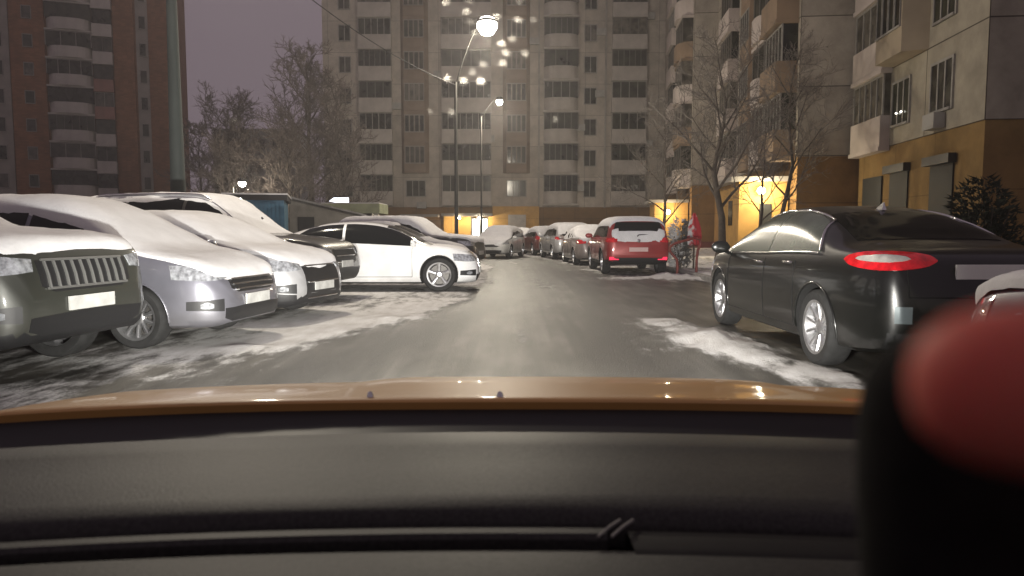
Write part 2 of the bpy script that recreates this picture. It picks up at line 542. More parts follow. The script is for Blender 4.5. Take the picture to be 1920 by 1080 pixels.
    rz_ = {'sedan': (.80, .94), 'coupe': (.80, .92), 'suv': (1.0, 1.14), 'wagon': (1.0, 1.14), 'hatch': (.86, 1.06)}[kind]
    rz_ = (rz_[0] * sc, rz_[1] * sc)
    for sg in (1, -1):
        # headlamp wraps the front corner
        az = sg * R(34)
        cx, cy = hl * .90, sg * Wd / 2 * .78
        fn = lambda u, v, az=az, cx=cx, cy=cy: hit(az, u, v, cx, cy)
        w = .27 if lights == 'std' else .30
        s_ = sg
        lo = [(-w, fz[0] + .02), (0, fz[0]), (w, fz[0] + .02)]
        hi = [(-w, fz[0] + .07), (0, fz[1]), (w, fz[1])] if s_ > 0 else [(-w, fz[1]), (0, fz[1]), (w, fz[0] + .07)]
        hi = [(-w, fz[1] - .03), (0, fz[1]), (w, fz[1] + .02)] if s_ > 0 else [(-w, fz[1] + .02), (0, fz[1]), (w, fz[1] - .03)]
        hlp = panel('headlight', M_lens, (-w, w), lo, hi, fn, nu=18, nv=6, off=.006)
        if detail > 1:
            # dark surround strip under the lens and fog lamp in the bumper
            panel('fog_light', M_black, (-.17, .17), [(-.17, bz - .03), (.17, bz - .05)], [(-.17, bz + .06), (.17, bz + .08)], fn, nu=8, nv=3, off=.004)
            fl = panel('fog_lamp_lens', M_lens, (-.06, .06), [(-.06, bz - .01), (0, bz - .02), (.06, bz - .01)], [(-.06, bz + .03), (0, bz + .05), (.06, bz + .03)], fn, nu=8, nv=3, off=.009)
        # tail lamp wraps the rear corner
        az = R(180) - sg * R(36)
        cx, cy = -hl * .93, sg * Wd / 2 * .80
        fn = lambda u, v, az=az, cx=cx, cy=cy: hit(az, u, v, cx, cy)
        if tail == 'eye':
            w = .34; zc = .965 * sc
            E = lambda k, zz, n=16, ww=w: [(-ww + 2 * ww * i / n, zz + k * math.sqrt(max(0, 1 - (-1 + 2 * i / n) ** 2))) for i in range(n + 1)]
            tl = panel('tail_light', M_red, (-w, w), E(-.070, zc), E(.068, zc + .006), fn, nu=28, nv=8, off=.008)
            inn = .20
            panel('reversing_lens', M_clear, (-inn - .03 * sg, inn - .03 * sg), [(a - .03 * sg, b_) for a, b_ in E(-.022, zc + .012, 16, inn)], [(a - .03 * sg, b_) for a, b_ in E(.034, zc + .010, 16, inn)], fn, nu=20, nv=6, off=.014, parent=tl)
        else:
            w = .21 if kind != 'hatch' else .15
            panel('tail_light', M_red, (-w, w), [(-w, rz_[0] + .01), (0, rz_[0]), (w, rz_[0] + .01)], [(-w, rz_[1]), (0, rz_[1]), (w, rz_[1])], fn, nu=16, nv=5, off=.006)
    # grille, intake, bumper details
    gz = {'sedan': (.50, .70), 'coupe': (.47, .64), 'suv': (.72, .98), 'wagon': (.62, .88), 'hatch': (.55, .70)}[kind]
    if grille == 'spindle': gz = (.27, .74)
    gz = (gz[0] * sc, gz[1] * sc); gw = {'wide': .47, 'mesh': .42, 'bars': .50, 'spindle': .46}[grille]
    gp = panel('grille', M_black, (-gw, gw), [(-gw, gz[0] + .05), (-gw * .75, gz[0]), (gw * .75, gz[0]), (gw, gz[0] + .05)], [(-gw, gz[1] - .02), (0, gz[1]), (gw, gz[1] - .02)], front, nu=24, nv=6, off=.005, curved=False)
    if gp and detail > 1:
        nb = 5 if grille == 'bars' else 3
        gb = MB()
        if grille == 'bars':
            ys = [(-gw * .85 + 2 * gw * .85 * i / 9) for i in range(10)]
            for y in ys:
                pp = [front(y, gz[0] + .03 + (gz[1] - gz[0] - .06) * t / 4) for t in range(5)]
                pp = [h + nn * .012 for h, nn in pp if h is not None]
                if len(pp) > 1: gb.tube(pp, .012, 5)
        for i in range(nb if grille != 'bars' else 2):
            z = gz[0] + .03 + (gz[1] - gz[0] - .05) * i / max(1, (nb if grille != 'bars' else 2) - 1)
            pp = [front(-gw * .9 + 2 * gw * .9 * t / 14, z) for t in range(15)]
            pp = [h + nn * .012 for h, nn in pp if h is not None]
            if len(pp) > 1: gb.tube(pp, .011, 5)
        gb.build('grille_bar', M_chrome if grille != 'bars' else mat('dull grille bar', (.22, .22, .21), .4, .6), gp, 60)
    iz = {'sedan': (.24, .40), 'coupe': (.20, .36), 'suv': (.40, .56), 'wagon': (.40, .56), 'hatch': (.26, .42)}[kind]
    iw = Wd * .33
    if grille != 'spindle': panel('bumper_intake', M_black, (-iw, iw), [(-iw, iz[0] * sc + .04), (-iw * .8, iz[0] * sc), (iw * .8, iz[0] * sc), (iw, iz[0] * sc + .04)], [(-iw, iz[1] * sc - .02), (0, iz[1] * sc), (iw, iz[1] * sc - .02)], front, nu=20, nv=5, curved=False)
    if plate:
        pzf = {'sedan': .45, 'coupe': .41, 'suv': .62, 'wagon': .62, 'hatch': .47}[kind] * sc
        h, nn = front(0, pzf)
        if h is not None:
            pb = MB(); pb.box(h.x + .006, h.x + .022, -.26, .26, pzf - .056, pzf + .056); pb.build('licence_plate', M_plate, root)
        pzr = {'sedan': .89, 'coupe': .62, 'suv': .92, 'wagon': .92, 'hatch': .72}[kind] * sc
        h, nn = rear(0, pzr)
        if h is not None:
            pb = MB(); pb.box(h.x - .022, h.x - .006, -.26, .26, pzr - .056, pzr + .056); pb.build('licence_plate', M_plate, root)
    # rear bumper skirt
    rb = {'sedan': .42, 'coupe': .40, 'suv': .54, 'wagon': .54, 'hatch': .44}[kind] * sc
    if detail > 1:
        panel('rear_bumper', M_black, (-Wd * .40, Wd * .40), [(-Wd * .40, rb - (.13 if kind not in ('suv', 'wagon') else .24)), (Wd * .40, rb - (.13 if kind not in ('suv', 'wagon') else .24))], [(-Wd * .40, rb), (Wd * .40, rb)], rear, nu=20, nv=4)
    # door seams, handles, mirrors
    if detail > 0:
        for sg in (1, -1):
            sb = MB()
            seams = [wf - .03] + [p for p in T['pil'] if p > -.4] + [max(wr + .18, -.50)]
            for u in seams:
                pp = []
                for t in range(12):
                    z = (.30 + (.62 * t / 11)) * sc if kind not in ('suv', 'wagon') else (.42 + .66 * t / 11) * sc
                    z = min(z, belt(u) * sc - .01)
                    h, nn = side[sg](u * hl, z)
                    if h is not None: pp.append(h + nn * .001)
                if len(pp) > 1: sb.tube(pp, .0045, 5)
            pp = []
            for t in range(20):
                u = seams[-1] + (seams[0] - seams[-1]) * t / 19
                h, nn = side[sg](u * hl, (.30 if kind not in ('suv', 'wagon') else .42) * sc)
                if h is not None: pp.append(h + nn * .001)
            sb.tube(pp, .0045, 5)
            sb.build('door_seam', M_seam, root)
            if handles:
                for u in [p + .055 for p in T['pil'] if p > -.4] + [max(wr + .18, -.50) + .06]:
                    z = belt(u) * sc - .085
                    h, nn = side[sg](u * hl, z)
                    if h is None: continue
                    hb = MB(); hb.tube([h + Vector((-.10, sg * .008, 0)), h + Vector((-.08, sg * .03, .004)), h + Vector((.08, sg * .03, .004)), h + Vector((.10, sg * .008, 0))], .012, 6)
                    hb.build('door_handle', M_chrome if trim else pm, root, 60)
            # mirror
            u = wf - .015
            z = belt(u) * sc + .07
            h, nn = side[sg](u * hl, belt(u) * sc - .01)
            if h is not None:
                mb = MB()
                c = Vector((u * hl - .02, h.y + sg * .13, z + .02))
                rws = []
                for i in range(9):
                    t = -1 + 2 * i / 8
                    rr_ = math.sqrt(max(.02, 1 - abs(t) ** 2.6))
                    rws.append([(c.x + .085 * rr_ * math.cos(a) * (1 if math.cos(a) > 0 else .35), c.y + t * .115, c.z + .075 * rr_ * math.sin(a)) for a in [k * math.pi / 6 for k in range(12)]])
                mb.grid(rws, 0, True)
                mb.tube([(u * hl - .01, h.y - sg * .02, z - .07), (u * hl - .015, h.y + sg * .06, z - .04)], .025, 6)
                mo = mb.build('mirror', pm, root, 50, recalc=True)
    # wheels
    tm, rmsh, dm = wheel_meshes(Rw, .225, spokes, rimm)
    for ax in xs:
        for sg in (1, -1):
            we = link('wheel', tm, root, (ax, sg * (Wd / 2 - .135), Rw), 0 if sg > 0 else math.pi)
            link('rim', rmsh, we); link('brake_disc', dm, we)
    if detail > 0:
        for ax in xs:
            for sg in (1, -1):
                lb = MB(); pp = []
                for k in range(25):
                    a = R(-8) + R(196) * k / 24
                    x, z = ax + Ra * 1.005 * math.cos(a), Rw + .01 + Ra * 1.005 * math.sin(a)
                    h, nn = side[sg](x, z)
                    if h is not None and abs(h.y) > Wd * .36: pp.append(h)
                if len(pp) > 2: lb.tube(pp, .011, 6); lb.build('wheel_arch', lower or pm, root, 60)
    if rails:
        for sg in (1, -1):
            rb_ = MB(); pp = []
            for i in range(17):
                u = -.80 + .92 * i / 16
                y = sg * Wd * .315
                h, nn = hit_top(u * hl, y)
                pp.append(Vector((u * hl, y, h.z + (.045 if 0 < i < 16 else -.01))))
            rb_.tube(pp, .020, 6); rb_.build('roof_rail', M_black if rails == 1 else M_chrome, root, 60)
    # snow lying on the shell
    if snow:
        n = len(rows[0]); jt = NL + NP - 1      # index of the centre line on top
        sv, sf = MB(), None
        TH = snow.get('th', .035); keep = snow.get('keep')
        idx = list(range(NL - 1, n - NL + 2))
        Pn = []
        for i in range(len(rows)):
            rr_ = []
            for j in idx:
                p = Vector(rows[i][j])
                a = Vector(rows[min(i + 1, len(rows) - 1)][j]) - Vector(rows[max(i - 1, 0)][j])
                b_ = Vector(rows[i][(j + 1) % n]) - Vector(rows[i][j - 1])
                nn = a.cross(b_)
                if nn.length < 1e-9: nn = Vector((0, 0, 1))
                nn.normalize()
                if nn.z < 0: nn = -nn
                q = noise.noise(p * 2.3 + Vector((seed * 7.1, 0, 0))) + .5 * noise.noise(p * 7 + Vector((0, seed * 3.3, 0)))
                kf = 1.0
                u = p.x / hl
                if keep: kf = keep(u, p, nn)
                edge = (nn.z - snow.get('slope', .42) + q * .14) / .22
                t = max(-.4, min(1, min(edge, (kf - .5) * 4 + q * .8)))
                th = TH * (.75 + .40 * q) * t if t > 0 else .02 * t
                rr_.append((p + nn * th + Vector((0, 0, th * .3)), t))
            Pn.append(rr_)
        vid = {}
        def sid(i, j):
            if (i, j) not in vid:
                vid[(i, j)] = len(sv.v); sv.v.append(tuple(Pn[i][j][0]))
            return vid[(i, j)]
        for i in range(len(rows) - 1):
            for j in range(len(idx) - 1):
                if max(Pn[i][j][1], Pn[i + 1][j][1], Pn[i][j + 1][1], Pn[i + 1][j + 1][1]) <= 0: continue
                sv.f.append((sid(i, j), sid(i + 1, j), sid(i + 1, j + 1), sid(i, j + 1))); sv.mi.append(0)
        if sv.f: sv.build('snow_cover', M_snow, root, 70, recalc=True)
    return root, panel, dict(front=front, rear=rear, side=side, hit=hit, top=hit_top, hl=hl, sc=sc)


def bottom_z(T, sc):
    return min(z for _, z in T['bot']) * sc


# ------------------------------------------------------------------ ground
road_l = pchip([(-8, -3.6), (3, -3.1), (6, -2.75), (8, -2.1), (10.5, -1.35), (13, -.80), (18, -.62), (25, -.70), (29, -1.5), (33, -4.5), (38, -12), (50, -30), (120, -60)])
road_r = pchip([(-8, 2.35), (5, 2.3), (10, 2.25), (15, 2.15), (19, 2.1), (25, 1.75), (30, 1.05), (36, .2), (42, -1.0), (50, -3), (120, -10)])
kerb_x = pchip([(12.5, 4.62), (20, 4.75), (27, 4.5), (33, 3.9), (40, 2.8), (46, 1.6)])


def sstep(a, b, x):
    t = min(1, max(0, (x - a) / (b - a))); return t * t * (3 - 2 * t)


HEAPS = [(2.15, 8.1, .55, 1.0, .11), (2.28, 7.2, .30, .8, .09), (1.95, 9.4, .35, .5, .06), (4.25, 18.9, .7, .5, .16), (4.9, 18.2, .45, .3, .10), (2.75, 18.6, .9, .35, .05),
         (-1.7, 9.9, .6, .5, .04), (-2.7, 7.4, .5, .4, .03), (-2.0, 8.6, .5, .5, .03), (2.6, 5.6, .3, .8, .06)]


def ground_z(x, y):
    z = 0.0
    if 12.5 < y < 60:
        z += .11 * sstep(kerb_x(y) + .12, kerb_x(y) + .2, x) * sstep(12.6, 13.2, y)
        if x > kerb_x(y) + .2: z += .05 * (noise.noise((x * .7, y * .7, 3)) + .5) * sstep(13, 14, y)
    for hx, hy, rx, ry, h in HEAPS:
        d = ((x - hx) / rx) ** 2 + ((y - hy) / ry) ** 2
        if d < 4: z += h * math.exp(-d * 1.2) * (.7 + .8 * noise.noise((x * 4, y * 4, 1)))
    return z


def snow_amt(x, y):
    l, r = road_l(y), road_r(y)
    n1 = noise.noise((x * .55, y * .33, 0)); n2 = noise.noise((x * 1.9, y * .9, 5)); n3 = noise.noise((x * 6, y * 4, 9))
    n = .5 * n1 + .32 * n2 + .22 * n3
    if x < l:
        e = sstep(0, .9, l - x)
        s = .42 + .30 * e + .70 * n + .30 * math.exp(-((l - x - .35) / .45) ** 2) * sstep(6.5, 8.5, y)
        if y < 7.5: s -= .20 * sstep(7.5, 5.5, y)
        if x < l - 1.6 and y < 13.6: s -= .35 * sstep(1.6, 3.0, l - x)        # bare tarmac under the parked cars
    elif x > r:
        e = sstep(0, .7, x - r)
        s = .12 + .45 * e * sstep(16, 20, y) + .70 * n
        if 12.5 < y and x > kerb_x(y): s = .80 + .35 * n
        if y < 14: s -= .12
    else:
        c = (x - l) / max(.3, r - l)
        s = -.04 + .50 * n + .26 * noise.noise((x * 3.4, y * .16, 4)) + .40 * math.exp(-((c - .0) / .13) ** 2) + .22 * math.exp(-((c - 1) / .08) ** 2)
        if y > 14: s += .28 * math.exp(-((c - .42) / .10) ** 2) * sstep(14, 18, y) + .1 * sstep(20, 30, y)
        s += .26 * math.exp(-((c - .50) / .09) ** 2) * sstep(5, 7, y)
    for hx, hy, rx, ry, h in HEAPS:
        d = ((x - hx) / rx) ** 2 + ((y - hy) / ry) ** 2
        s += .75 * math.exp(-d * .9) * min(1, h / .06)
    return max(0, min(1, s))


def wet_amt(x, y):
    l, r = road_l(y), road_r(y)
    if not l - .2 < x < r + .2: return 0.0
    c = (x - l) / max(.3, r - l)
    c += .03 * noise.noise((x * .4, y * .25, 2))
    w = .85 * math.exp(-((c - .20) / .085) ** 2) + .85 * math.exp(-((c - .76) / .095) ** 2)
    return max(0, min(1, w * (.8 + .7 * noise.noise((x * 1.3, y * .3, 7)))))


xs = list(np.arange(-9, 7.01, .12)); ys_ = list(np.arange(2, 24, .12)) + list(np.arange(24, 50, .3))
def ext(a, lo, hi):
    st = .25; v = a[0]
    pre = []
    while v > lo: v -= st; st *= 1.25; pre.append(v)
    st = .25; v = a[-1]; post = []
    while v < hi: v += st; st *= 1.25; post.append(v)
    return pre[::-1] + a + post
xs = ext(xs, -150, 150); ys_ = ext(ys_, -30, 165)
gb = MB(); snv, wtv = [], []
for y in ys_:
    for x in xs:
        far = abs(x) > 40 or y > 90 or y < -20
        gb.v.append((x, y, 0.0 if far else ground_z(x, y)))
        snv.append(.5 if far else snow_amt(x, y)); wtv.append(0 if far else wet_amt(x, y))
nx = len(xs)
for i in range(len(ys_) - 1):
    for j in range(nx - 1):
        gb.f.append((i * nx + j, i * nx + j + 1, (i + 1) * nx + j + 1, (i + 1) * nx + j)); gb.mi.append(0)


def ground_material():
    m = bpy.data.materials.new('slushy tarmac'); m.use_nodes = True
    n = m.node_tree; b = n.nodes['Principled BSDF']
    def N(t, **k):
        q = n.nodes.new(t)
        for a, v in k.items(): q.inputs[a].default_value = v
        return q
    L = n.links.new
    t = N('ShaderNodeTexCoord'); mp = N('ShaderNodeMapping'); mp.inputs['Scale'].default_value = (1, .35, 1)
    L(t.outputs['Object'], mp.inputs['Vector'])
    a1 = N('ShaderNodeAttribute'); a1.attribute_name = 'snow'
    a2 = N('ShaderNodeAttribute'); a2.attribute_name = 'wet'
    n1 = N('ShaderNodeTexNoise', Scale=5.0, Detail=8.0, Roughness=.65); L(mp.outputs[0], n1.inputs['Vector'])
    n2 = N('ShaderNodeTexNoise', Scale=45.0, Detail=5.0, Roughness=.7); L(t.outputs['Object'], n2.inputs['Vector'])
    n3 = N('ShaderNodeTexNoise', Scale=2.0, Detail=5.0); L(mp.outputs[0], n3.inputs['Vector'])
    # tarmac
    r1 = N('ShaderNodeValToRGB'); e = r1.color_ramp.elements
    e[0].position, e[0].color = .3, (.022, .0205, .0175, 1); e[1].position, e[1].color = .72, (.062, .058, .049, 1)
    L(n1.outputs['Fac'], r1.inputs['Fac'])
    # thin grey slush film on the road
    r2 = N('ShaderNodeValToRGB'); e = r2.color_ramp.elements
    e[0].position, e[0].color = .40, (0, 0, 0, 1); e[1].position, e[1].color = .68, (1, 1, 1, 1)
    L(n3.outputs['Fac'], r2.inputs['Fac'])
    inv = N('ShaderNodeMath'); inv.operation = 'SUBTRACT'; inv.inputs[0].default_value = 1; L(a2.outputs['Fac'], inv.inputs[1])
    mu = N('ShaderNodeMath'); mu.operation = 'MULTIPLY'; L(r2.outputs['Color'], mu.inputs[0]); L(inv.outputs[0], mu.inputs[1])
    mu2 = N('ShaderNodeMath'); mu2.operation = 'MULTIPLY'; mu2.inputs[1].default_value = .75; L(mu.outputs[0], mu2.inputs[0])
    m1 = N('ShaderNodeMix'); m1.data_type = 'RGBA'; L(mu2.outputs[0], m1.inputs[0]); L(r1.outputs['Color'], m1.inputs[6]); m1.inputs[7].default_value = (.15, .142, .124, 1)
    # long smears drawn out along the lane by tyres
    mp4 = N('ShaderNodeMapping'); mp4.inputs['Scale'].default_value = (6, .16, 1); L(t.outputs['Object'], mp4.inputs['Vector'])
    n4 = N('ShaderNodeTexNoise', Scale=1.0, Detail=4.0, Roughness=.6); L(mp4.outputs[0], n4.inputs['Vector'])
    r4 = N('ShaderNodeMapRange'); r4.inputs[1].default_value = .32; r4.inputs[2].default_value = .68; r4.inputs[3].default_value = .45; r4.inputs[4].default_value = 1.45; L(n4.outputs['Fac'], r4.inputs[0])
    m4 = N('ShaderNodeMix'); m4.data_type = 'RGBA'; m4.blend_type = 'MULTIPLY'; m4.inputs[0].default_value = 1; L(m1.outputs[2], m4.inputs[6]); L(r4.outputs[0], m4.inputs[7])
    m1 = m4
    wm = N('ShaderNodeMix'); wm.data_type = 'RGBA'; w5 = N('ShaderNodeMath'); w5.operation = 'MULTIPLY'; w5.inputs[1].default_value = .8
    L(a2.outputs['Fac'], w5.inputs[0]); L(w5.outputs[0], wm.inputs[0]); L(m1.outputs[2], wm.inputs[6]); wm.inputs[7].default_value = (.022, .021, .018, 1)
    m1 = wm
    # snow: broken up at its edges
    ad = N('ShaderNodeMath'); ad.operation = 'ADD'; L(a1.outputs['Fac'], ad.inputs[0])
    w = N('ShaderNodeMapRange'); w.inputs[1].default_value = .25; w.inputs[2].default_value = .75; w.inputs[3].default_value = -.34; w.inputs[4].default_value = .34
    L(n1.outputs['Fac'], w.inputs[0]); L(w.outputs[0], ad.inputs[1])
    w2 = N('ShaderNodeMapRange'); w2.inputs[1].default_value = .3; w2.inputs[2].default_value = .7; w2.inputs[3].default_value = -.12; w2.inputs[4].default_value = .12
    L(n2.outputs['Fac'], w2.inputs[0])
    ad2 = N('ShaderNodeMath'); ad2.operation = 'ADD'; L(ad.outputs[0], ad2.inputs[0]); L(w2.outputs[0], ad2.inputs[1])
    r3 = N('ShaderNodeMapRange'); r3.interpolation_type = 'SMOOTHSTEP'; r3.inputs[1].default_value = .36; r3.inputs[2].default_value = .80; L(ad2.outputs[0], r3.inputs[0])
    rs = N('ShaderNodeValToRGB'); e = rs.color_ramp.elements
    e[0].position, e[0].color = .25, (.50, .48, .45, 1); e[1].position, e[1].color = .75, (.78, .775, .77, 1)
    L(n1.outputs['Fac'], rs.inputs['Fac'])
    m2 = N('ShaderNodeMix'); m2.data_type = 'RGBA'; L(r3.outputs[0], m2.inputs[0]); L(m1.outputs[2], m2.inputs[6]); L(rs.outputs['Color'], m2.inputs[7])
    L(m2.outputs[2], b.inputs['Base Color'])
    ro = N('ShaderNodeMapRange'); ro.inputs[3].default_value = .40; ro.inputs[4].default_value = .85; L(r3.outputs[0], ro.inputs[0]); L(ro.outputs[0], b.inputs['Roughness'])
    b.inputs['Specular IOR Level'].default_value = .35
    hs = N('ShaderNodeMath'); hs.operation = 'MULTIPLY_ADD'; L(r3.outputs[0], hs.inputs[0]); hs.inputs[1].default_value = .8
    L(n2.outputs['Fac'], hs.inputs[2])
    bp = N('ShaderNodeBump', Strength=.55, Distance=.03); L(hs.outputs[0], bp.inputs['Height']); L(bp.outputs[0], b.inputs['Normal'])
    return m


gm = gb.mesh('ground', ground_material(), 80)
for nm_, vals in (('snow', snv), ('wet', wtv)):
    at = gm.attributes.new(nm_, 'FLOAT', 'POINT'); at.data.foreach_set('value', vals)
tag(link('ground', gm), kind='structure')
kb = MB(); P = []
for i in range(60):
    y = 13 + (46 - 13) * i / 59; x = kerb_x(y)
    P.append([(x, y, -.02), (x, y, .115), (x + .02, y, .135), (x + .14, y, .135), (x + .15, y, -.02)])
kb.grid(P)
tag(kb.build('kerb', mat('kerb concrete', (.30, .29, .27), .8, var=.25, vscale=4), None, 40, True), kind='structure')

# ------------------------------------------------------------------ buildings
M_panel = None
def panel_wall(name, col, px, pz, seam=(.05, .045, .04), var=.16, off=0.0, mort=.008):
    m = bpy.data.materials.new(name); m.use_nodes = True
    n = m.node_tree; b = n.nodes['Principled BSDF']; b.inputs['Roughness'].default_value = .9; L = n.links.new
    b.inputs['Specular IOR Level'].default_value = .2
    t = n.nodes.new('ShaderNodeTexCoord'); sp = n.nodes.new('ShaderNodeSeparateXYZ'); L(t.outputs['Object'], sp.inputs[0])
    add = n.nodes.new('ShaderNodeMath'); L(sp.outputs['X'], add.inputs[0]); L(sp.outputs['Y'], add.inputs[1])
    cb = n.nodes.new('ShaderNodeCombineXYZ'); L(add.outputs[0], cb.inputs['X'])
    ad2 = n.nodes.new('ShaderNodeMath'); ad2.inputs[1].default_value = off; L(sp.outputs['Z'], ad2.inputs[0]); L(ad2.outputs[0], cb.inputs['Y'])
    br = n.nodes.new('ShaderNodeTexBrick'); br.offset = 0; br.inputs['Scale'].default_value = 1
    br.inputs['Brick Width'].default_value = px; br.inputs['Row Height'].default_value = pz; br.inputs['Mortar Size'].default_value = mort * 3
    br.inputs['Mortar Smooth'].default_value = .3
    br.inputs['Color1'].default_value = tuple(c * (1 - var) for c in col) + (1,); br.inputs['Color2'].default_value = tuple(c * (1 + var) for c in col) + (1,)
    br.inputs['Mortar'].default_value = (*seam, 1)
    L(cb.outputs[0], br.inputs['Vector'])
    nz_ = n.nodes.new('ShaderNodeTexNoise'); nz_.inputs['Scale'].default_value = .9; nz_.inputs['Detail'].default_value = 8; nz_.inputs['Roughness'].default_value = .65
    L(t.outputs['Object'], nz_.inputs['Vector'])
    mr = n.nodes.new('ShaderNodeMapRange'); mr.inputs[1].default_value = .3; mr.inputs[2].default_value = .7; mr.inputs[3].default_value = .70; mr.inputs[4].default_value = 1.18; L(nz_.outputs['Fac'], mr.inputs[0])
    mx = n.nodes.new('ShaderNodeMix'); mx.data_type = 'RGBA'; mx.blend_type = 'MULTIPLY'; mx.inputs[0].default_value = 1
    L(br.outputs['Color'], mx.inputs[6]); L(mr.outputs[0], mx.inputs[7]); L(mx.outputs[2], b.inputs['Base Color'])
    return m


def window_glass():
    m = bpy.data.materials.new('flat window glass'); m.use_nodes = True
    n = m.node_tree; b = n.nodes['Principled BSDF']; L = n.links.new
    oi = n.nodes.new('ShaderNodeObjectInfo'); r = n.nodes.new('ShaderNodeValToRGB'); e = r.color_ramp.elements
    e[0].position, e[0].color = 0, (.010, .011, .007, 1); e[1].position, e[1].color = 1, (.11, .10, .08, 1)
    q = r.color_ramp.elements.new(.45); q.color = (.028, .030, .019, 1)
    q = r.color_ramp.elements.new(.78); q.color = (.050, .046, .038, 1)
    L(oi.outputs['Random'], r.inputs['Fac'])
    t = n.nodes.new('ShaderNodeTexCoord'); nz_ = n.nodes.new('ShaderNodeTexNoise'); nz_.inputs['Scale'].default_value = 1.6; nz_.inputs['Detail'].default_value = 2
    ad = n.nodes.new('ShaderNodeVectorMath'); L(t.outputs['Object'], ad.inputs[0])
    cm = n.nodes.new('ShaderNodeCombineXYZ'); ml = n.nodes.new('ShaderNodeMath'); ml.operation = 'MULTIPLY'; ml.inputs[1].default_value = 57; L(oi.outputs['Random'], ml.inputs[0])
    L(ml.outputs[0], cm.inputs[0]); L(cm.outputs[0], ad.inputs[1]); L(ad.outputs[0], nz_.inputs['Vector'])
    mr = n.nodes.new('ShaderNodeMapRange'); mr.inputs[1].default_value = .35; mr.inputs[2].default_value = .65; mr.inputs[3].default_value = .4; mr.inputs[4].default_value = 1.6; L(nz_.outputs['Fac'], mr.inputs[0])
    mx = n.nodes.new('ShaderNodeMix'); mx.data_type = 'RGBA'; mx.blend_type = 'MULTIPLY'; mx.inputs[0].default_value = 1
    L(r.outputs['Color'], mx.inputs[6]); L(mr.outputs[0], mx.inputs[7]); L(mx.outputs[2], b.inputs['Base Color'])
    b.inputs['Roughness'].default_value = .12; b.inputs['Specular IOR Level'].default_value = .4
    return m


M_win = window_glass()
M_frame = mat('window frame', (.26, .245, .22), .6, var=.2, vscale=3)
M_framed = mat('dark loggia frame', (.12, .11, .095), .6, var=.2, vscale=3)
M_parap = mat('loggia parapet', (.42, .385, .34), .85, var=.16, vscale=1.2)
M_bay = mat('brown bay panel', (.215, .160, .115), .85, var=.2, vscale=1.2)
M_yel = panel_wall('ochre rendered base', (.26, .165, .062), 2.9, 2.4, (.18, .11, .04), .05)
M_yeld = panel_wall('brown rendered base', (.22, .125, .045), 2.9, 2.4, (.12, .07, .03), .05)
M_plinth = mat('dark red plinth', (.13, .03, .02), .8, var=.25, vscale=2)
M_slab = mat('concrete slab', (.30, .28, .25), .85, var=.2, vscale=2)
PROTO = {}


def p_window(w, h, nm):
    k = ('w', w, h, nm)
    if k not in PROTO:
        g = MB(); g.box(-w / 2, w / 2, -.03, .05, -h / 2, h / 2)
        f = MB(); t = .06
        f.box(-w / 2 - t, -w / 2 + .02, -.06, .04, -h / 2 - t, h / 2 + t); f.box(w / 2 - .02, w / 2 + t, -.06, .04, -h / 2 - t, h / 2 + t)
        f.box(-w / 2 + .02, w / 2 - .02, -.058, .04, h / 2 - .02, h / 2 + t); f.box(-w / 2 + .02, w / 2 - .02, -.10, .04, -h / 2 - t, -h / 2 + .02)
        for i in range(1, nm):
            x = -w / 2 + w * i / nm
            f.box(x - .035, x + .035, -.055, .03, -h / 2 + .02, h / 2 - .02)
        PROTO[k] = (g.mesh('window', M_win), f.mesh('frame', M_frame))
    return PROTO[k]


def put_window(par, x, y, z, w, h, nm=2, rz=0.0):
    a, b = p_window(w, h, nm)
    o = link('window', a, par, (x, y, z), rz); link('frame', b, o)
    return o


LOGR = random.Random(3)
def p_loggia(w, fh, dp, pm, nm, rnd):
    fm = LOGR.choice([M_framed, M_framed, M_frame]); nm = nm + LOGR.choice([0, 0, -1, 1, 2]) if nm > 2 else nm
    k = ('l', w, fh, dp, pm.name, nm, rnd, fm.name)
    if k not in PROTO:
        ph = 1.12
        b = MB()
        if rnd:
            P = []
            N = 14
            for zz in (0, ph):
                P.append([(-w / 2 * math.cos(math.pi * i / N) ** 1 if False else -w / 2 + w * i / N, -dp * (1 - abs(-1 + 2 * i / N) ** 4) - .02, zz) for i in range(N + 1)])
            b.grid(P)
            b.f.append(tuple(range(N + 1, 2 * N + 2))); b.mi.append(0); b.f.append(tuple(range(N, -1, -1))); b.mi.append(0)
        else:
            b.box(-w / 2, w / 2, -dp, .0, 0, ph)
        b.box(-w / 2 - .04, w / 2 + .04, -dp * (.75 if rnd else 1) - .05, -.002, -.16, -.003, 0)
        g = MB(); gd = dp * .7
        g.box(-w / 2 + .04, w / 2 - .04, -gd, .0, ph + .003, fh - .17)
        f = MB()
        for i in range(nm + 1):
            x = -w / 2 + .04 + (w - .08) * i / nm
            f.box(x - .035, x + .035, -gd - .04, -gd + .02, ph + .004, fh - .172)
        f.box(-w / 2 + .08, w / 2 - .08, -gd - .035, -gd + .02, fh - .25, fh - .173)
        PROTO[k] = (b.mesh('balcony', pm), g.mesh('glazing', M_win), f.mesh('frame', fm))
    return PROTO[k]


def put_loggia(par, x, y, z, w, fh=2.77, dp=.55, pm=None, nm=4, rnd=False, rz=0.0, glazed=True):
    a, b, c = p_loggia(w, fh, dp, pm or M_parap, nm, rnd)
    o = link('balcony', a, par, (x, y, z), rz)
    g = link('glazing', b, o)
    if glazed: link('frame', c, o)
    return o


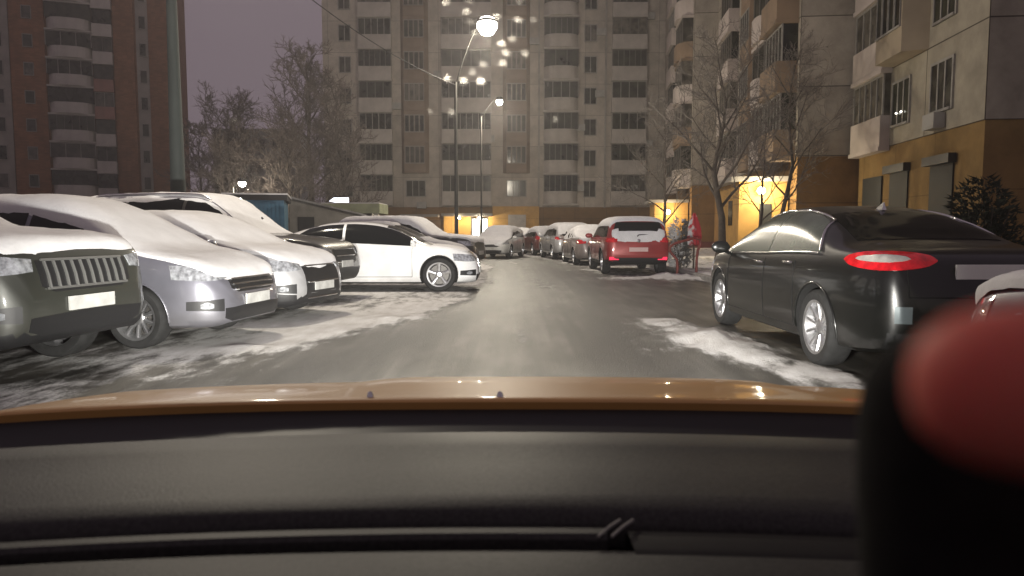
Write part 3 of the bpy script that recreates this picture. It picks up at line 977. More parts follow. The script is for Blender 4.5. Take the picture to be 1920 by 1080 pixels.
def p_bay(w, fh, dp, pm):
    k = ('b', w, fh, dp, pm.name)
    if k not in PROTO:
        b = MB()
        P = [[(-w / 2, 0, z), (-w / 2 + .30, -dp, z), (w / 2 - .30, -dp, z), (w / 2, 0, z)] for z in (0, fh - .02)]
        b.grid(P); b.f += [(0, 1, 2, 3), (7, 6, 5, 4)]; b.mi += [0, 0]
        g = MB(); f = MB()
        n = 4; x0 = -w / 2 + .36; ww = (w - .72) / n
        for i in range(n):
            g.box(x0 + ww * i + .06, x0 + ww * (i + 1) - .06, -dp - .02, -dp + .05, .92, 2.32)
            for xx in (x0 + ww * i + .03, x0 + ww * (i + 1) - .06): f.box(xx, xx + .03, -dp - .05, -dp + .02, .90, 2.34)
        f.box(x0, x0 + ww * n, -dp - .07, -dp + .02, .84, .90); f.box(x0, x0 + ww * n, -dp - .05, -dp + .02, 2.34, 2.40)
        PROTO[k] = (b.mesh('bay', pm), g.mesh('glazing', M_win), f.mesh('frame', M_frame))
    return PROTO[k]


def put_bay(par, x, y, z, w, fh=2.77, dp=.5, pm=None, rz=0.0):
    a, b, c = p_bay(w, fh, dp, pm or M_bay)
    o = link('bay', a, par, (x, y, z), rz); link('glazing', b, o); link('frame', c, o)
    return o


def part(par, name, m, boxes, smooth=None):
    b = MB()
    for bx in boxes: b.box(*bx)
    return b.build(name, m, par, smooth)


rnd = random.Random(5)
# --- the block closing the yard
M_wallb = panel_wall('grey beige panels', (.43, .385, .325), 3.3, 2.77, (.23, .205, .17), .10, off=-.62 + 2.77)
B = empty('apartment_block', (0, 66, 0), 0, 'wide grey beige panel block closing the far end of the yard, lit entrance', 'building')
part(B, 'wall', M_wallb, [(-17, 24, 0, 13, 3.45, 27)])
part(B, 'wall', M_yeld, [(-17, 24, .05, 12.9, .6, 3.45)])
part(B, 'plinth', M_plinth, [(-17.05, 24.05, -.06, 13, 0, .6)])
FH = 2.77
for i in range(8):
    zf = 3.75 + FH * i
    put_window(B, -15.0, 0, zf + 1.35, 1.0, 1.35, 2)
    put_loggia(B, -12.25, 0, zf, 2.95, pm=M_parap, nm=4)
    if i == 0: put_window(B, -8.75, 0, zf + 1.4, 1.7, 1.4, 3)
    else: put_bay(B, -8.75, 0, zf, 2.5)
    put_loggia(B, -4.1, 0, zf, 4.45, pm=M_parap, nm=6)
    if i == 0: put_window(B, .4, 0, zf + 1.4, 1.7, 1.4, 3)
    else: put_bay(B, .4, 0, zf, 2.45)
    put_loggia(B, 4.4, 0, zf, 3.1, pm=M_parap, nm=4, rnd=True, dp=.8)
    put_window(B, 7.05, 0, zf + 1.35, 1.05, 1.4, 2)
    put_loggia(B, 10.5, 0, zf, 3.1, pm=M_parap, nm=4)
M_ac = mat('air conditioner case', (.34, .33, .30), .6, var=.15, vscale=4)
for ax, az in ((-14.0, 7.0), (-8.2, 3.35), (-2.0, 9.3), (-10.4, 12.2), (6.1, 4.9), (7.9, 13.3), (8.0, 18.7), (6.15, 10.3), (-6.6, 15.0), (2.0, 17.9), (12.3, 8.9), (12.3, 20.1)):
    part(B, 'air_conditioner', M_ac, [(ax - .42, ax + .42, -.36, -.006, az, az + .58)])
part(B, 'downpipe', M_slab, [(2.35, 2.5, -.16, -.004, 3.4, 26), (8.35, 8.5, -.16, -.004, 3.4, 26)])
# ochre bay of the ground floor with a notice board, entrance porch with lit hall
M_yel_lit = panel_wall('ochre with painted lamplight', (.50, .29, .085), 2.9, 2.4, (.35, .2, .06), .05)  # lighter copy of the ochre, with lamp light put into the colour
ob = part(B, 'entrance_bay', M_yel_lit, [(-1.75, 2.45, -.9, -.07, .62, 3.5)])
part(B, 'bay_plinth', M_plinth, [(-1.78, 2.48, -.93, -.065, 0, .618)])
part(ob, 'notice_board', mat('grey board', (.36, .33, .30), .7, var=.15, vscale=3), [(-.35, 1.25, -.95, -.902, 1.45, 2.75)])
pr = part(B, 'porch', M_yel_lit, [(-6.2, -3.75, -.30, -.062, .62, 2.6), (-2.15, -1.76, -.5, -.062, .62, 2.6)])
part(B, 'porch_roof', M_slab, [(-6.3, -1.76, -1.6, -.08, 2.62, 2.86)])
M_lit = mat('lit doorway', (.8, .85, .85), .5, emit=(.78, .96, 1.0), estr=2.6)
d = part(B, 'door', mat('grey steel door', (.2, .2, .2), .4, .4), [(-3.72, -3.60, -.2, -.07, 0, 2.55), (-2.95, -2.72, -.2, -.07, 0, 2.55), (-2.24, -2.17, -.2, -.07, 0, 2.55)])
part(d, 'lit_glass', M_lit, [(-3.58, -2.98, -.14, -.08, .75, 2.4)]); part(d, 'lit_glass', M_lit, [(-2.70, -2.26, -.15, -.085, .75, 2.4)])
part(B, 'canopy', M_slab, [(-10.0, -6.6, -1.5, -.07, 2.55, 2.78)])
part(B, 'shop_front', mat('brown shop front', (.10, .06, .035), .6, var=.3, vscale=2), [(-9.9, -6.5, -.2, -.065, .62, 2.3)])


def lamp_bulb(name, par, loc, r, col, estr, power, lcol, lr=.15, loff=(0, 0, -.35), sub=None):
    b = MB(); b.lathe([(.001, -r), (r * .6, -r * .8), (r, -r * .2), (r, r * .2), (r * .7, r * .7), (.001, r)], 16, 'z')
    o = b.build(name, mat(sub or 'lit bowl', (.9, .9, .9), .4, emit=col, estr=estr), par, 60); o.location = loc
    ld = bpy.data.lights.new('lamp_light', 'POINT'); ld.energy = power; ld.color = lcol; ld.shadow_soft_size = lr
    lo = bpy.data.objects.new('lamp_light', ld); COL.objects.link(lo); lo.parent = par; lo.location = tuple(a + b_ for a, b_ in zip(loc, loff))
    return o


WARM = (1.0, .90, .74)
lamp_bulb('door_lamp', B, (-2.95, -1.3, 2.42), .16, (1, .97, .9), 9, 420, (1, .9, .7), .1, (0, -.3, -.1), 'lit door lamp')
lamp_bulb('door_lamp', B, (-4.7, -1.3, 2.45), .12, (1, .95, .85), 7, 320, (1, .82, .55), .1, (0, -.3, -.1), 'lit door lamp')

# --- the three stepped blocks on the right, each with an end wall toward us and a facade along the road
ANG = -R(5.5)
def stepped(name, label, x, y, depth, width, H, base, wallm, basem, endm, label_lit=None):
    b = empty(name, (x, y, 0), ANG, label, 'building')
    part(b, 'wall', wallm, [(0, width, 0, depth, base, H)])
    part(b, 'base_wall', basem, [(.03, width, .03, depth, .55, base)])
    part(b, 'plinth', M_plinth, [(-.05, width, -.05, depth, 0, .55)])
    return b
M_w1 = panel_wall('dim cream panels', (.36, .325, .255), 3.6, 2.8, (.08, .065, .05), .06, off=-4.33 + 2.8)
M_w2 = panel_wall('dim grey panels', (.37, .33, .275), 3.4, 2.8, (.09, .08, .065), .10, off=-4.33 + 2.8)
M_par2 = mat('pale loggia panel', (.46, .40, .36), .85, var=.12, vscale=1)
M_brn = mat('brown loggia panel', (.22, .155, .10), .85, var=.2, vscale=1)
M_shut = mat('roller shutter', (.013, .013, .011), .7, var=.15, vscale=2)
# nearest
K1 = stepped('cream_block', 'nearest cream panel block at the right with ochre base, roller shutters and bulging bay', 13.2, 20.4, 9.2, 16, 27, 4.33, M_w1, M_yel, None)
S = -math.pi / 2
for i in range(6):
    zf = 4.33 + 2.8 * i
    for yy, kind in ((2.5, 'w'), (5.4, 'b' if i in (1, 2, 3) else 'w')):
        if kind == 'w': wo = put_window(K1, 0, yy, zf + 1.42, 1.35, 1.5, 3, S)
        else: put_bay(K1, 0, yy - .55, zf, 2.7, 2.8, .75, mat('cream bay panel', (.33, .27, .19), .85, var=.15, vscale=1), S)
        if i == 0 and yy == 5.4:
            # two small glowing bulbs set just in front of this pane
            lm = MB()
            for q in (-.18, .2): lm.lathe([(.001, -.045), (.05, 0), (.001, .045)], 10, 'z', 0, Matrix.Translation((q, -.09, -.35)))
            lm.build('glow_bulbs', mat('small glowing bulbs', (.9, .9, .85), .4, emit=(1, .97, .85), estr=4), wo)
    put_loggia(K1, 0, 7.75, zf, 2.9, 2.8, .35, M_par2 if i != 1 else M_par2, 4, False, S)
# air-conditioner and bracket line under the first window, roller shutters on the ground floor
ac = part(K1, 'air_conditioner', mat('air conditioner', (.30, .29, .27), .6), [(-.36, -.02, 2.2, 2.95, 4.42, 4.9)])
for yy in (2.3, 5.35):
    sh = part(K1, 'roller_shutter', M_shut, [(-.03, .02, yy - .72, yy + .72, 1.0, 3.3)])
    part(sh, 'shutter_box', M_black, [(-.24, -.001, yy - .86, yy + .86, 3.3, 3.58)])
sh = part(K1, 'base_opening', M_shut, [(-.03, .02, 6.8, 8.6, 1.0, 3.3)])
# second
K2 = stepped('middle_block', 'second panel block along the right, brown bays stepping out above a lit ochre porch', 11.75, 30.0, 19, 14, 28, 4.3, M_w2, M_yeld, None)
for i in range(7):
    zf = 4.33 + 2.8 * i
    put_loggia(K2, 0, 1.6, zf, 2.6, 2.8, .9, M_brn, 3, False, S)
    put_loggia(K2, 0, 4.3, zf, 2.3, 2.8, .9, M_par2, 3, True, S)
    put_bay(K2, 0, 7.6, zf, 2.6, 2.8, .6, M_brn, S)
    put_window(K2, 0, 10.4, zf + 1.4, 1.5, 1.5, 2, S)
    put_loggia(K2, 0, 13.4, zf, 3.0, 2.8, .6, M_par2, 4, False, S)
    put_window(K2, 0, 16.6, zf + 1.4, 1.4, 1.5, 2, S)
K2p = part(K2, 'porch', M_yel_lit, [(-2.1, -.06, .9, 5.3, .5, 3.35)])
part(K2p, 'porch_plinth', M_plinth, [(-2.14, -.055, .86, 5.34, 0, .5)])
part(K2p, 'porch_roof', M_slab, [(-2.5, -.06, .6, 5.6, 3.352, 3.55)])
part(K2p, 'porch_door', M_shut, [(-1.25, -.75, .84, .89, .5, 2.4)])
part(K2p, 'porch_window', M_win, [(-2.13, -2.09, 2.2, 3.0, 1.5, 2.6)])
lamp_bulb('porch_lamp', K2, (-1.25, .60, 2.95), .17, (1, .93, .78), 22, 460, (1, .86, .60), .12, (0, -.45, -.05), 'lit porch lamp')
# third
K3 = stepped('far_block', 'third panel block, farthest along the right, meeting the block across the yard', 12.0, 48.5, 17, 14, 28, 4.3, M_w2, M_yeld, None)
for i in range(7):
    zf = 4.33 + 2.8 * i
    put_loggia(K3, -.0, 2.0, zf, 3.2, 2.8, 1.0, M_brn if i % 2 else M_par2, 3, True, S)
    put_window(K3, 0, 5.4, zf + 1.4, 1.4, 1.5, 2, S)
    put_loggia(K3, 0, 9.0, zf, 3.0, 2.8, .6, M_par2, 3, False, S)
    put_window(K3, 0, 12.4, zf + 1.4, 1.4, 1.5, 2, S)
K3p = part(K3, 'porch', M_yel_lit, [(-2.3, -.06, 1.0, 4.6, .5, 3.2)])
part(K3p, 'porch_plinth', M_plinth, [(-2.34, -.055, .96, 4.64, 0, .5)])
part(K3p, 'porch_roof', M_slab, [(-2.7, -.06, .7, 4.9, 3.202, 3.4)])
lamp_bulb('porch_lamp', K3, (-1.45, .6, 2.55), .17, (1, .95, .86), 8, 260, (1, .80, .50), .12, (0, -.5, -.05), 'lit porch lamp')

# --- brick tower at the left
M_brick = panel_wall('brown brick tower', (.27, .13, .072), .5, .15, (.22, .11, .06), .18, mort=.004)
M_twh = mat('tower balcony front', (.46, .43, .39), .85, var=.14, vscale=1)
M_tbr = mat('tower red balcony front', (.30, .16, .13), .85, var=.2, vscale=1)
Tw = empty('brick_tower', (-36.2, 79, 0), R(20), 'tall brown brick tower with stacked pale balconies behind the parked cars on the left', 'building')
Tw.scale = (.88, 1, 1)
part(Tw, 'wall', M_brick, [(-26, .0, 0, 16, 0, 40)])
pale = mat('tower pale strip', (.30, .275, .245), .85, var=.2, vscale=.8)
part(Tw, 'pale_strip', pale, [(-20.8, -17.2, -.12, -.003, 2, 40)])
part(Tw, 'pale_strip', pale, [(-4.2, -2.9, -.12, -.003, 2, 40)])
part(Tw, 'brick_pier', M_brick, [(-17.0, -13.6, -.35, -.004, 0, 40)])
part(Tw, 'brick_pier', M_brick, [(-6.6, -4.4, -.30, -.004, 0, 40)])
for i in range(10):
    zf = 4.9 + 2.8 * i
    put_loggia(Tw, -11.1, 0, zf, 4.7, 2.8, 1.2, M_twh, 4, True, glazed=i % 3 > 0)
    put_loggia(Tw, -7.7, 0, zf - .25, 2.05, 2.8, .8, M_tbr if i in (3, 4) else M_twh, 2, False, glazed=i % 2 > 0)
    put_window(Tw, -19.0, -.12, zf + 1.5, 2.2, 1.4, 2)
    put_window(Tw, -15.3, -.36, zf + 1.5, .9, 1.2, 1)
    put_window(Tw, -3.5, -.12, zf + 1.5, .7, 1.3, 1)
lamp_bulb('window_lamp', Tw, (-18.9, -.35, 9.9), .32, (.9, .92, .9), .35, 0, (1, 1, 1), .1, (0, -.4, 0), 'dim lit lamp')

# --- low things across the yard on the left
M_blue = mat('blue steel sheet', (.05, .15, .24), .55, .1, var=.25, vscale=1.5)
Cn = empty('blue_container', (-11.15, 28.2, 0), R(15), 'blue steel container with a dark roof edge, behind the snowy windscreen of the tall wagon', 'container')
b = MB()
for i in range(14): b.box(i * .155, i * .155 + .10, -.02, .03, .1, 2.45)
b.box(0, 2.17, .0, 3.8, .1, 2.45); b.build('body', M_blue, Cn)
part(Cn, 'roof_edge', mat('dark roof edge', (.02, .02, .022), .7), [(-.12, 2.3, -.14, 3.9, 2.452, 2.66)])
part(Cn, 'roof_snow', M_snow, [(-.14, 2.32, -.16, 3.92, 2.662, 2.72)])
part(Cn, 'skid', M_black, [(.1, .3, 0, 3.8, 0, .1), (1.85, 2.05, 0, 3.8, 0, .1)])
Sd = empty('grey_shed', (-10.3, 33.5, 0), R(12), 'low grey shed with a sloping snow-edged roof between blue container and kiosk', 'shed')
b = MB(); P = [(0, 0), (3.4, 0), (3.4, 1.95), (0, 2.75)]
b.v = [(x, 0, z) for x, z in P] + [(x, 3, z) for x, z in P]
b.f = [(0, 1, 2, 3), (7, 6, 5, 4), (0, 4, 5, 1), (1, 5, 6, 2), (2, 6, 7, 3), (3, 7, 4, 0)]; b.mi = [0] * 6
b.build('wall', mat('grey boards', (.20, .19, .17), .85, var=.25, vscale=2), Sd)
b = MB(); b.v = [(x, y, z) for y in (-.15, 3.1) for x, z in ((-.1, 2.78), (3.5, 1.94), (3.5, 2.02), (-.1, 2.88))]
b.f = [(0, 1, 2, 3), (7, 6, 5, 4), (0, 4, 5, 1), (1, 5, 6, 2), (2, 6, 7, 3), (3, 7, 4, 0)]; b.mi = [0] * 6
b.build('roof', mat('dull shed roof', (.22, .215, .21), .85, var=.3, vscale=3), Sd)
part(Sd, 'shed_door', M_black, [(.35, 1.1, -.03, -.002, .1, 1.9)])
Ks = empty('kiosk', (-11.9, 45, 0), 0, 'pale green kiosk with a lit white sign on its roof, behind the white coupe', 'kiosk')
part(Ks, 'cabin', mat('kiosk dark glass', (.03, .03, .025), .2), [(.4, 3.2, .2, 2.6, 0, 2.35)])
M_kg = mat('pale green kiosk paint', (.36, .40, .24), .6, var=.15, vscale=2)
part(Ks, 'fascia', M_kg, [(.0, 3.7, -.2, 2.9, 2.355, 2.95)])
for x in (.25, 1.9, 3.3): part(Ks, 'post', mat('kiosk post', (.55, .54, .48), .6), [(x, x + .28, -.12, .12, 0, 2.353)])
part(Ks, 'roof_snow', M_snow, [(.05, 3.65, -.18, 2.88, 2.953, 3.02)])
b = MB(); P = [(.55, 3.10), (.95, 3.02), (1.75, 3.02), (1.75, 3.33), (.85, 3.33)]
b.v = [(x, -.1, z) for x, z in P] + [(x, .05, z) for x, z in P]; n = 5
b.f = [tuple(range(n)), tuple(range(2 * n - 1, n - 1, -1))] + [(i, i + n, (i + 1) % n + n, (i + 1) % n) for i in range(n)]; b.mi = [0] * len(b.f)
b.build('lit_sign', mat('lit white sign', (.9, .92, 1), .4, emit=(.85, .90, 1.0), estr=3.0), Ks)
Fb = empty('distant_block', (-42, 112, 0), 0, 'pale greenish low block far behind the bare trees on the left', 'building')
part(Fb, 'wall', panel_wall('far pale panels', (.40, .43, .37), 4, 3, (.22, .23, .2), .1), [(-4, 8, 0, 10, 0, 17)])
for i in range(5):
    for x in (-2.4, .4, 3.2, 6): put_window(Fb, x, 0, 3 + 2.9 * i, 1.6, 1.5, 2)

# ------------------------------------------------------------------ street lamps
M_pole = mat('grey green lamp pole', (.065, .078, .072), .75, .0, var=.25, vscale=3, stretch=(1, 1, .2))
M_pole2 = mat('galvanised pole', (.045, .043, .038), .8, .0, var=.2, vscale=3)
LC = (1.0, .895, .72)


def street_lamp(label, x, y, h, arm, ph, r0, r1, head, power, m, bowl=.30, estr=30, spot=None):
    """pole at (x, y), lamp head at height h, arm[0] to the side and arm[1] along the street"""
    o = empty('street_lamp', (x, y, 0), 0, label, 'street lamp')
    b = MB(); b.tube([(0, 0, 0), (0, 0, ph * .5), (0, 0, ph)], [r0, (r0 + r1) / 2, r1], 14); b.build('pole', m, o, 50)
    b = MB(); b.tube([(0, 0, 0), (0, 0, .9)], [r0 * 1.35, r0 * 1.3], 14); b.build('pole_foot', m, o, 50)
    b = MB(); N = 8
    b.tube([(arm[0] * i / N, arm[1] * i / N, ph - .12 + (h + .14 - ph + .12) * math.sin(math.pi / 2 * i / N) ** .95 if i else ph - .12) for i in range(N + 1)], .020, 8); b.build('arm', mat('black arm', (.012, .012, .011), .9, spec=.1), o, 50)
    b = MB(); b.lathe([(.001, .20), (.10, .19), (.22, .12), (bowl + .02, 0.02), (bowl, -.02), (.001, -.02)], 20, 'z')
    hd = b.build('lamp_head', M_pole2, o, 50); hd.location = (arm[0], arm[1], h + .06)
    lamp_bulb('lamp_bowl', o, (arm[0], arm[1], h - .06), bowl * .93, (1, .95, .85), estr, 0, LC, .1, (0, 0, -.4), 'lit street lamp bowl')
    for c in list(o.children):
        if c.type == 'LIGHT': bpy.data.objects.remove(c)
    ld = bpy.data.lights.new('lamp_light', 'SPOT' if spot else 'POINT'); ld.energy = power; ld.color = LC; ld.shadow_soft_size = .25
    lo = bpy.data.objects.new('lamp_light', ld); COL.objects.link(lo); lo.parent = o; lo.location = (arm[0], arm[1], h - .06 - bowl - .3)
    if spot:      # a shaded luminaire tilted over the parking row
        ld.spot_size = R(128); ld.spot_blend = .55
        lo.rotation_euler = (Vector(spot) - Vector((x + arm[0], y + arm[1], h - .6))).to_track_quat('-Z', 'Y').to_euler()
    return o


P_NEAR, P_MID, P_FAR = 2900, 2600, 3200
street_lamp('thick grey green lamp pole rising out of the picture behind the dark wagon', -7.55, 16.4, 9.3, (2.0, -2.2), 9.0, .19, .08, 1, P_NEAR, M_pole, spot=(-3.6, 7.0, 0))
street_lamp('slim lamp pole whose arm carries the brightest lamp over the road', -2.0, 26, 8.45, (1.13, -.2), 6.5, .075, .05, 1, P_MID, M_pole2, bowl=.38, estr=40)
street_lamp('farther lamp pole near the yellow entrance with the smaller bright lamp', -1.9, 45, 9.2, (1.13, -.2), 8.3, .065, .045, 1, P_FAR, M_pole2, bowl=.22, estr=30)
street_lamp('low lamp with a warm glow among the bare trees left of the blue container', -17.3, 45, 4.25, (.6, -.1), 4.0, .08, .05, 1, 900, M_pole2, bowl=.24, estr=20)
cb = MB(); a_, b_ = Vector((-7.55, 16.4, 9.0)), Vector((-2.0, 26, 6.4))
cb.tube([a_.lerp(b_, t / 20) - Vector((0, 0, .55 * 4 * (t / 20) * (1 - t / 20))) for t in range(21)], .014, 5)
tag(cb.build('overhead_cable', M_black, None, 60), 'thin sagging cable strung from the thick lamp pole to the slim lamp pole', 'cable')

# ------------------------------------------------------------------ trees
M_bark = mat('dark bark', (.075, .060, .048), .9, var=.35, vscale=9)
M_twig = mat('twigs', (.15, .125, .108), .9, var=.3, vscale=4)
M_twigs = mat('frosted twigs', (.17, .150, .13), .9, var=.4, vscale=4)


def bare_tree(name, label, x, y, h, spread, seed, trunk_r=.12, n1=9, n2=6, n3=6, n4=4, tw=.008, fork=.28, tm=None, group=None, twm=None):
    rg = random.Random(seed)
    o = empty(name, (x, y, 0), 0, label, 'tree', group)
    t, c = MB(), MB()
    top = []
    lean = Vector((rg.uniform(-.06, .06), rg.uniform(-.06, .06), 1))
    tp = [Vector((lean.x * h * s + .04 * h * noise.noise((seed, s * 3, 0)), lean.y * h * s, h * s * .92)) for s in [i / 8 for i in range(9)]]
    t.tube(tp, [trunk_r * (1.25 if i == 0 else 1) * (1 - .88 * i / 8) for i in range(9)], 9)

    def grow(p, d, L, r, lvl):
        pts = [p]; q = p.copy(); dd = d.copy(); seg = 4 if lvl < 3 else 2
        for k in range(seg):
            dd = (dd + Vector((rg.uniform(-.22, .22), rg.uniform(-.22, .22), rg.uniform(-.05, .16)))).normalized()
            q = q + dd * L / seg; pts.append(q)
        (t if lvl == 1 else c).tube(pts, [r * (1 - .7 * k / seg) for k in range(seg + 1)], 5 if lvl < 2 else 3, cap=False)
        if lvl >= 4: return
        cnt = (n2, n3, n4)[lvl - 1]
        for k in range(cnt):
            s = .22 + .78 * (k + rg.random()) / cnt
            i = min(seg - 1, int(s * seg)); f = s * seg - i
            b = pts[i].lerp(pts[i + 1], min(1, f))
            ax = Vector((rg.gauss(0, 1), rg.gauss(0, 1), rg.gauss(.15, .7))).normalized()
            nd = (dd * .75 + ax * .8).normalized()
            grow(b, nd, L * rg.uniform(.38, .62), max(tw, r * .45), lvl + 1)

    for k in range(n1):
        s = fork + (1 - fork) * ((k + rg.random() * .8) / n1)
        i = min(7, int(s * 8)); b = tp[i].lerp(tp[i + 1], s * 8 - i)
        a = k * 2.4 + rg.uniform(-.4, .4)
        up = rg.uniform(.45, 1.1) + .5 * s
        d = Vector((math.cos(a), math.sin(a), up)).normalized()
        L = spread * (1.05 - .55 * max(0, s - fork) / (1 - fork)) * rg.uniform(.75, 1.15)
        grow(b, d, L, trunk_r * .42 * (1.1 - .6 * s), 1)
    t.build('trunk', tm or M_bark, o, 60)
    c.build('crown', twm or M_twig, o)
    return o


bare_tree('bare_tree', 'bare forked tree behind the bent red pipe, right of the red car', 7.6, 26.5, 7.4, 2.9, 11, .16, 13, 7, 6, 5, .0085, .26, twm=M_twigs)
bare_tree('bare_tree', 'small bare tree standing in front of the bright porch lamp', 7.9, 23.2, 4.2, 1.7, 23, .075, 8, 5, 4, 3, .006, .34)
bare_tree('bare_tree', 'slender bare tree left of the porch lamp, before the brown bays', 10.6, 28.4, 8.2, 2.5, 37, .11, 12, 7, 6, 4, .0085, .28, twm=M_twigs)
bare_tree('bare_tree', 'thin bare tree beside the far right porch', 7.2, 34.0, 6.4, 2.3, 41, .10, 11, 6, 6, 4, .0085, .26, twm=M_twigs)
# left: the big crowns against the sky
G = 'bare trees beyond the parked cars'
bare_tree('bare_tree', 'tallest bare tree at the left edge of the wide far block', -14.2, 52, 14.0, 4.3, 3, .26, 17, 8, 8, 5, .022, .14, group=G)
bare_tree('bare_tree', 'bare tree with a broad crown between tallest tree and brick tower', -22.0, 57, 11.2, 3.9, 8, .2, 14, 8, 7, 5, .022, .16, group=G)
bare_tree('bare_tree', 'low dense bare tree behind the blue container', -14.6, 47, 7.0, 3.0, 15, .16, 14, 8, 7, 5, .019, .10, group=G)
bare_tree('bare_tree', 'bare tree close to the right corner of the brick tower', -26.0, 60, 10.0, 3.2, 19, .17, 13, 8, 6, 5, .022, .14, group=G)
bare_tree('bare_tree', 'bare tree standing over the grey shed', -12.4, 52, 11.4, 3.4, 29, .18, 15, 8, 7, 5, .020, .10, group=G)
bare_tree('bare_tree', 'bare tree above the warm low lamp', -19.2, 50, 8.4, 3.0, 53, .15, 12, 8, 6, 5, .020, .12, group=G)


def bush(label, x, y, r, h, seed, n=2600):
    rg = random.Random(seed)
    o = empty('shrub', (x, y, 0), 0, label, 'bush')
    s = MB()
    for k in range(7):
        a = k * .9; s.tube([(0, 0, 0), (r * .4 * math.cos(a), r * .4 * math.sin(a), h * .5), (r * .6 * math.cos(a), r * .6 * math.sin(a), h * .8)], [.04, .025, .01], 5)
    s.build('stem', M_bark, o)
    b = MB()
    for k in range(n):
        # tufts hang on uneven lobes
        a = rg.uniform(0, 2 * math.pi); z = rg.random() ** .8
        lob = 1 + .28 * math.sin(a * 3 + seed) + .2 * math.sin(z * 9 + a * 2)
        rr = r * lob * math.sqrt(max(.02, 1 - (z * .98) ** 2.2)) * rg.uniform(.45, 1.05)
        p = Vector((rr * math.cos(a), rr * math.sin(a), .15 + z * h * (.88 + .2 * math.sin(a * 2 + 1))))
        d = Vector((math.cos(a) + rg.gauss(0, .5), math.sin(a) + rg.gauss(0, .5), .6 + rg.gauss(0, .5))).normalized()
        q = d.cross(Vector((rg.gauss(0, 1), rg.gauss(0, 1), rg.gauss(0, 1)))).normalized()
        L, w = rg.uniform(.10, .22), rg.uniform(.018, .04)
        b.v += [tuple(p - q * w), tuple(p + q * w), tuple(p + d * L)]; i = len(b.v); b.f.append((i - 3, i - 2, i - 1)); b.mi.append(0)
    b.build('foliage', mat('dark needles', (.022, .030, .016), .85, var=.5, vscale=3), o)
    return o


bush('dark evergreen bush over the roof of the black sedan, against the ochre wall', 10.35, 15.9, .85, 2.1, 4)
bush('low dark evergreen bush at the right edge beyond the black sedan', 12.1, 15.0, .95, 1.7, 9, 2000)

# ------------------------------------------------------------------ thin frozen haze
hz = MB(); hz.box(-160, 160, -40, 175, -1, 46)
M_hz = bpy.data.materials.new('haze'); M_hz.use_nodes = True
n = M_hz.node_tree; n.nodes.remove(n.nodes['Principled BSDF']); pv = n.nodes.new('ShaderNodeVolumePrincipled')
pv.inputs['Color'].default_value = (.95, .92, .93, 1); pv.inputs['Density'].default_value = .0020; pv.inputs['Anisotropy'].default_value = .45
n.links.new(pv.outputs[0], n.nodes['Material Output'].inputs['Volume'])
tag(hz.build('haze', M_hz), kind='stuff')
# ------------------------------------------------------------------ parked cars
def at_front(fx, fy, hd, L):
    return (fx - math.cos(hd) * L / 2, fy - math.sin(hd) * L / 2, 0)


GL = 'cars parked nose out along the left'
GR = 'cars parked along the right kerb'
no_side = lambda u, p, n: 1.0
h = R(-8)
make_car('parked_car', 'dark green grey off-roader with snowy bonnet, nearest on the left, cut by the picture edge', at_front(-3.50, 5.96, h, 4.8), h, 'suv', 4.8, 1.90, 1.84,
         paint('dark green grey', (.036, .038, .032), .25, .42, .5), Rw=.38, spokes=6, group=GL, grille='bars', snow=dict(th=.035, slope=.60), trim=M_chrome, rails=1, lower=M_black, seed=1)
h = R(-8)
make_car('parked_car', 'silver lavender hatchback under a smooth sheet of snow, second from the left', at_front(-2.85, 8.01, h, 4.3), h, 'hatch', 4.3, 1.76, 1.60,
         paint('silver lavender', (.20, .20, .235), .5, .34, .8), Rw=.32, spokes=10, group=GL, grille='wide', snow=dict(th=.030, slope=.50), seed=2)
h = R(-14)
make_car('parked_car', 'pale sedan with tall black grille and snowy bonnet between hatchback and dark wagon', at_front(-2.66, 10.15, h, 4.65), h, 'sedan', 4.65, 1.82, 1.50,
         paint('pearl white', (.40, .40, .41), .2, .32, .9), Rw=.33, spokes=10, group=GL, grille='spindle', snow=dict(th=.028, slope=.52), trim=M_chrome, lower=M_black, seed=3)
h = R(-8)
make_car('parked_car', 'tall dark grey wagon with roof rails and snow on windscreen, behind the pale sedan', at_front(-2.92, 12.74, h, 4.9), h, 'wagon', 4.9, 1.92, 1.88,
         paint('dark grey', (.075, .072, .062), .4, .38, .7), Rw=.37, spokes=5, group=GL, grille='wide', trim=M_chrome, rails=2, lower=M_black, seed=4,
         snow=dict(th=.025, slope=.62, keep=lambda u, p, n: 1.0 if u < .44 else .2))
h = R(1)
make_car('parked_car', 'clean white coupe seen side on, lit by our headlamps', (-3.02, 15.28, 0), h, 'coupe', 4.66, 1.82, 1.42,
         paint('white', (.80, .80, .80), .0, .30, 1.0, .32), Rw=.345, spokes=5, group=GL, grille='mesh', handles=True, seed=5, axle=(.66, -.60),
         snow=dict(th=.012, keep=lambda u, p, n: .95 if u > .1 and u < .95 and n.z > .9 and u > .6 else 0.0))
make_car('parked_car', 'grey sedan with clear windscreen just behind the white coupe bonnet', (-3.35, 18.1, 0), R(-3), 'sedan', 4.6, 1.80, 1.44,
         paint('mid grey', (.16, .16, .155), .4, .36), Rw=.32, group=GL, detail=1, snow=dict(th=.04, keep=lambda u, p, n: 0.15 if .2 < u < .5 else 1.0), seed=6)
make_car('parked_car', 'snow-laden dark crossover past the white coupe, nose toward the lane', (-3.15, 22.4, 0), R(-12), 'suv', 4.5, 1.86, 1.66,
         paint('black grey', (.040, .040, .040), .3, .36), Rw=.36, group=GL, detail=1, grille='wide', snow=dict(th=.05), trim=M_chrome, seed=7)
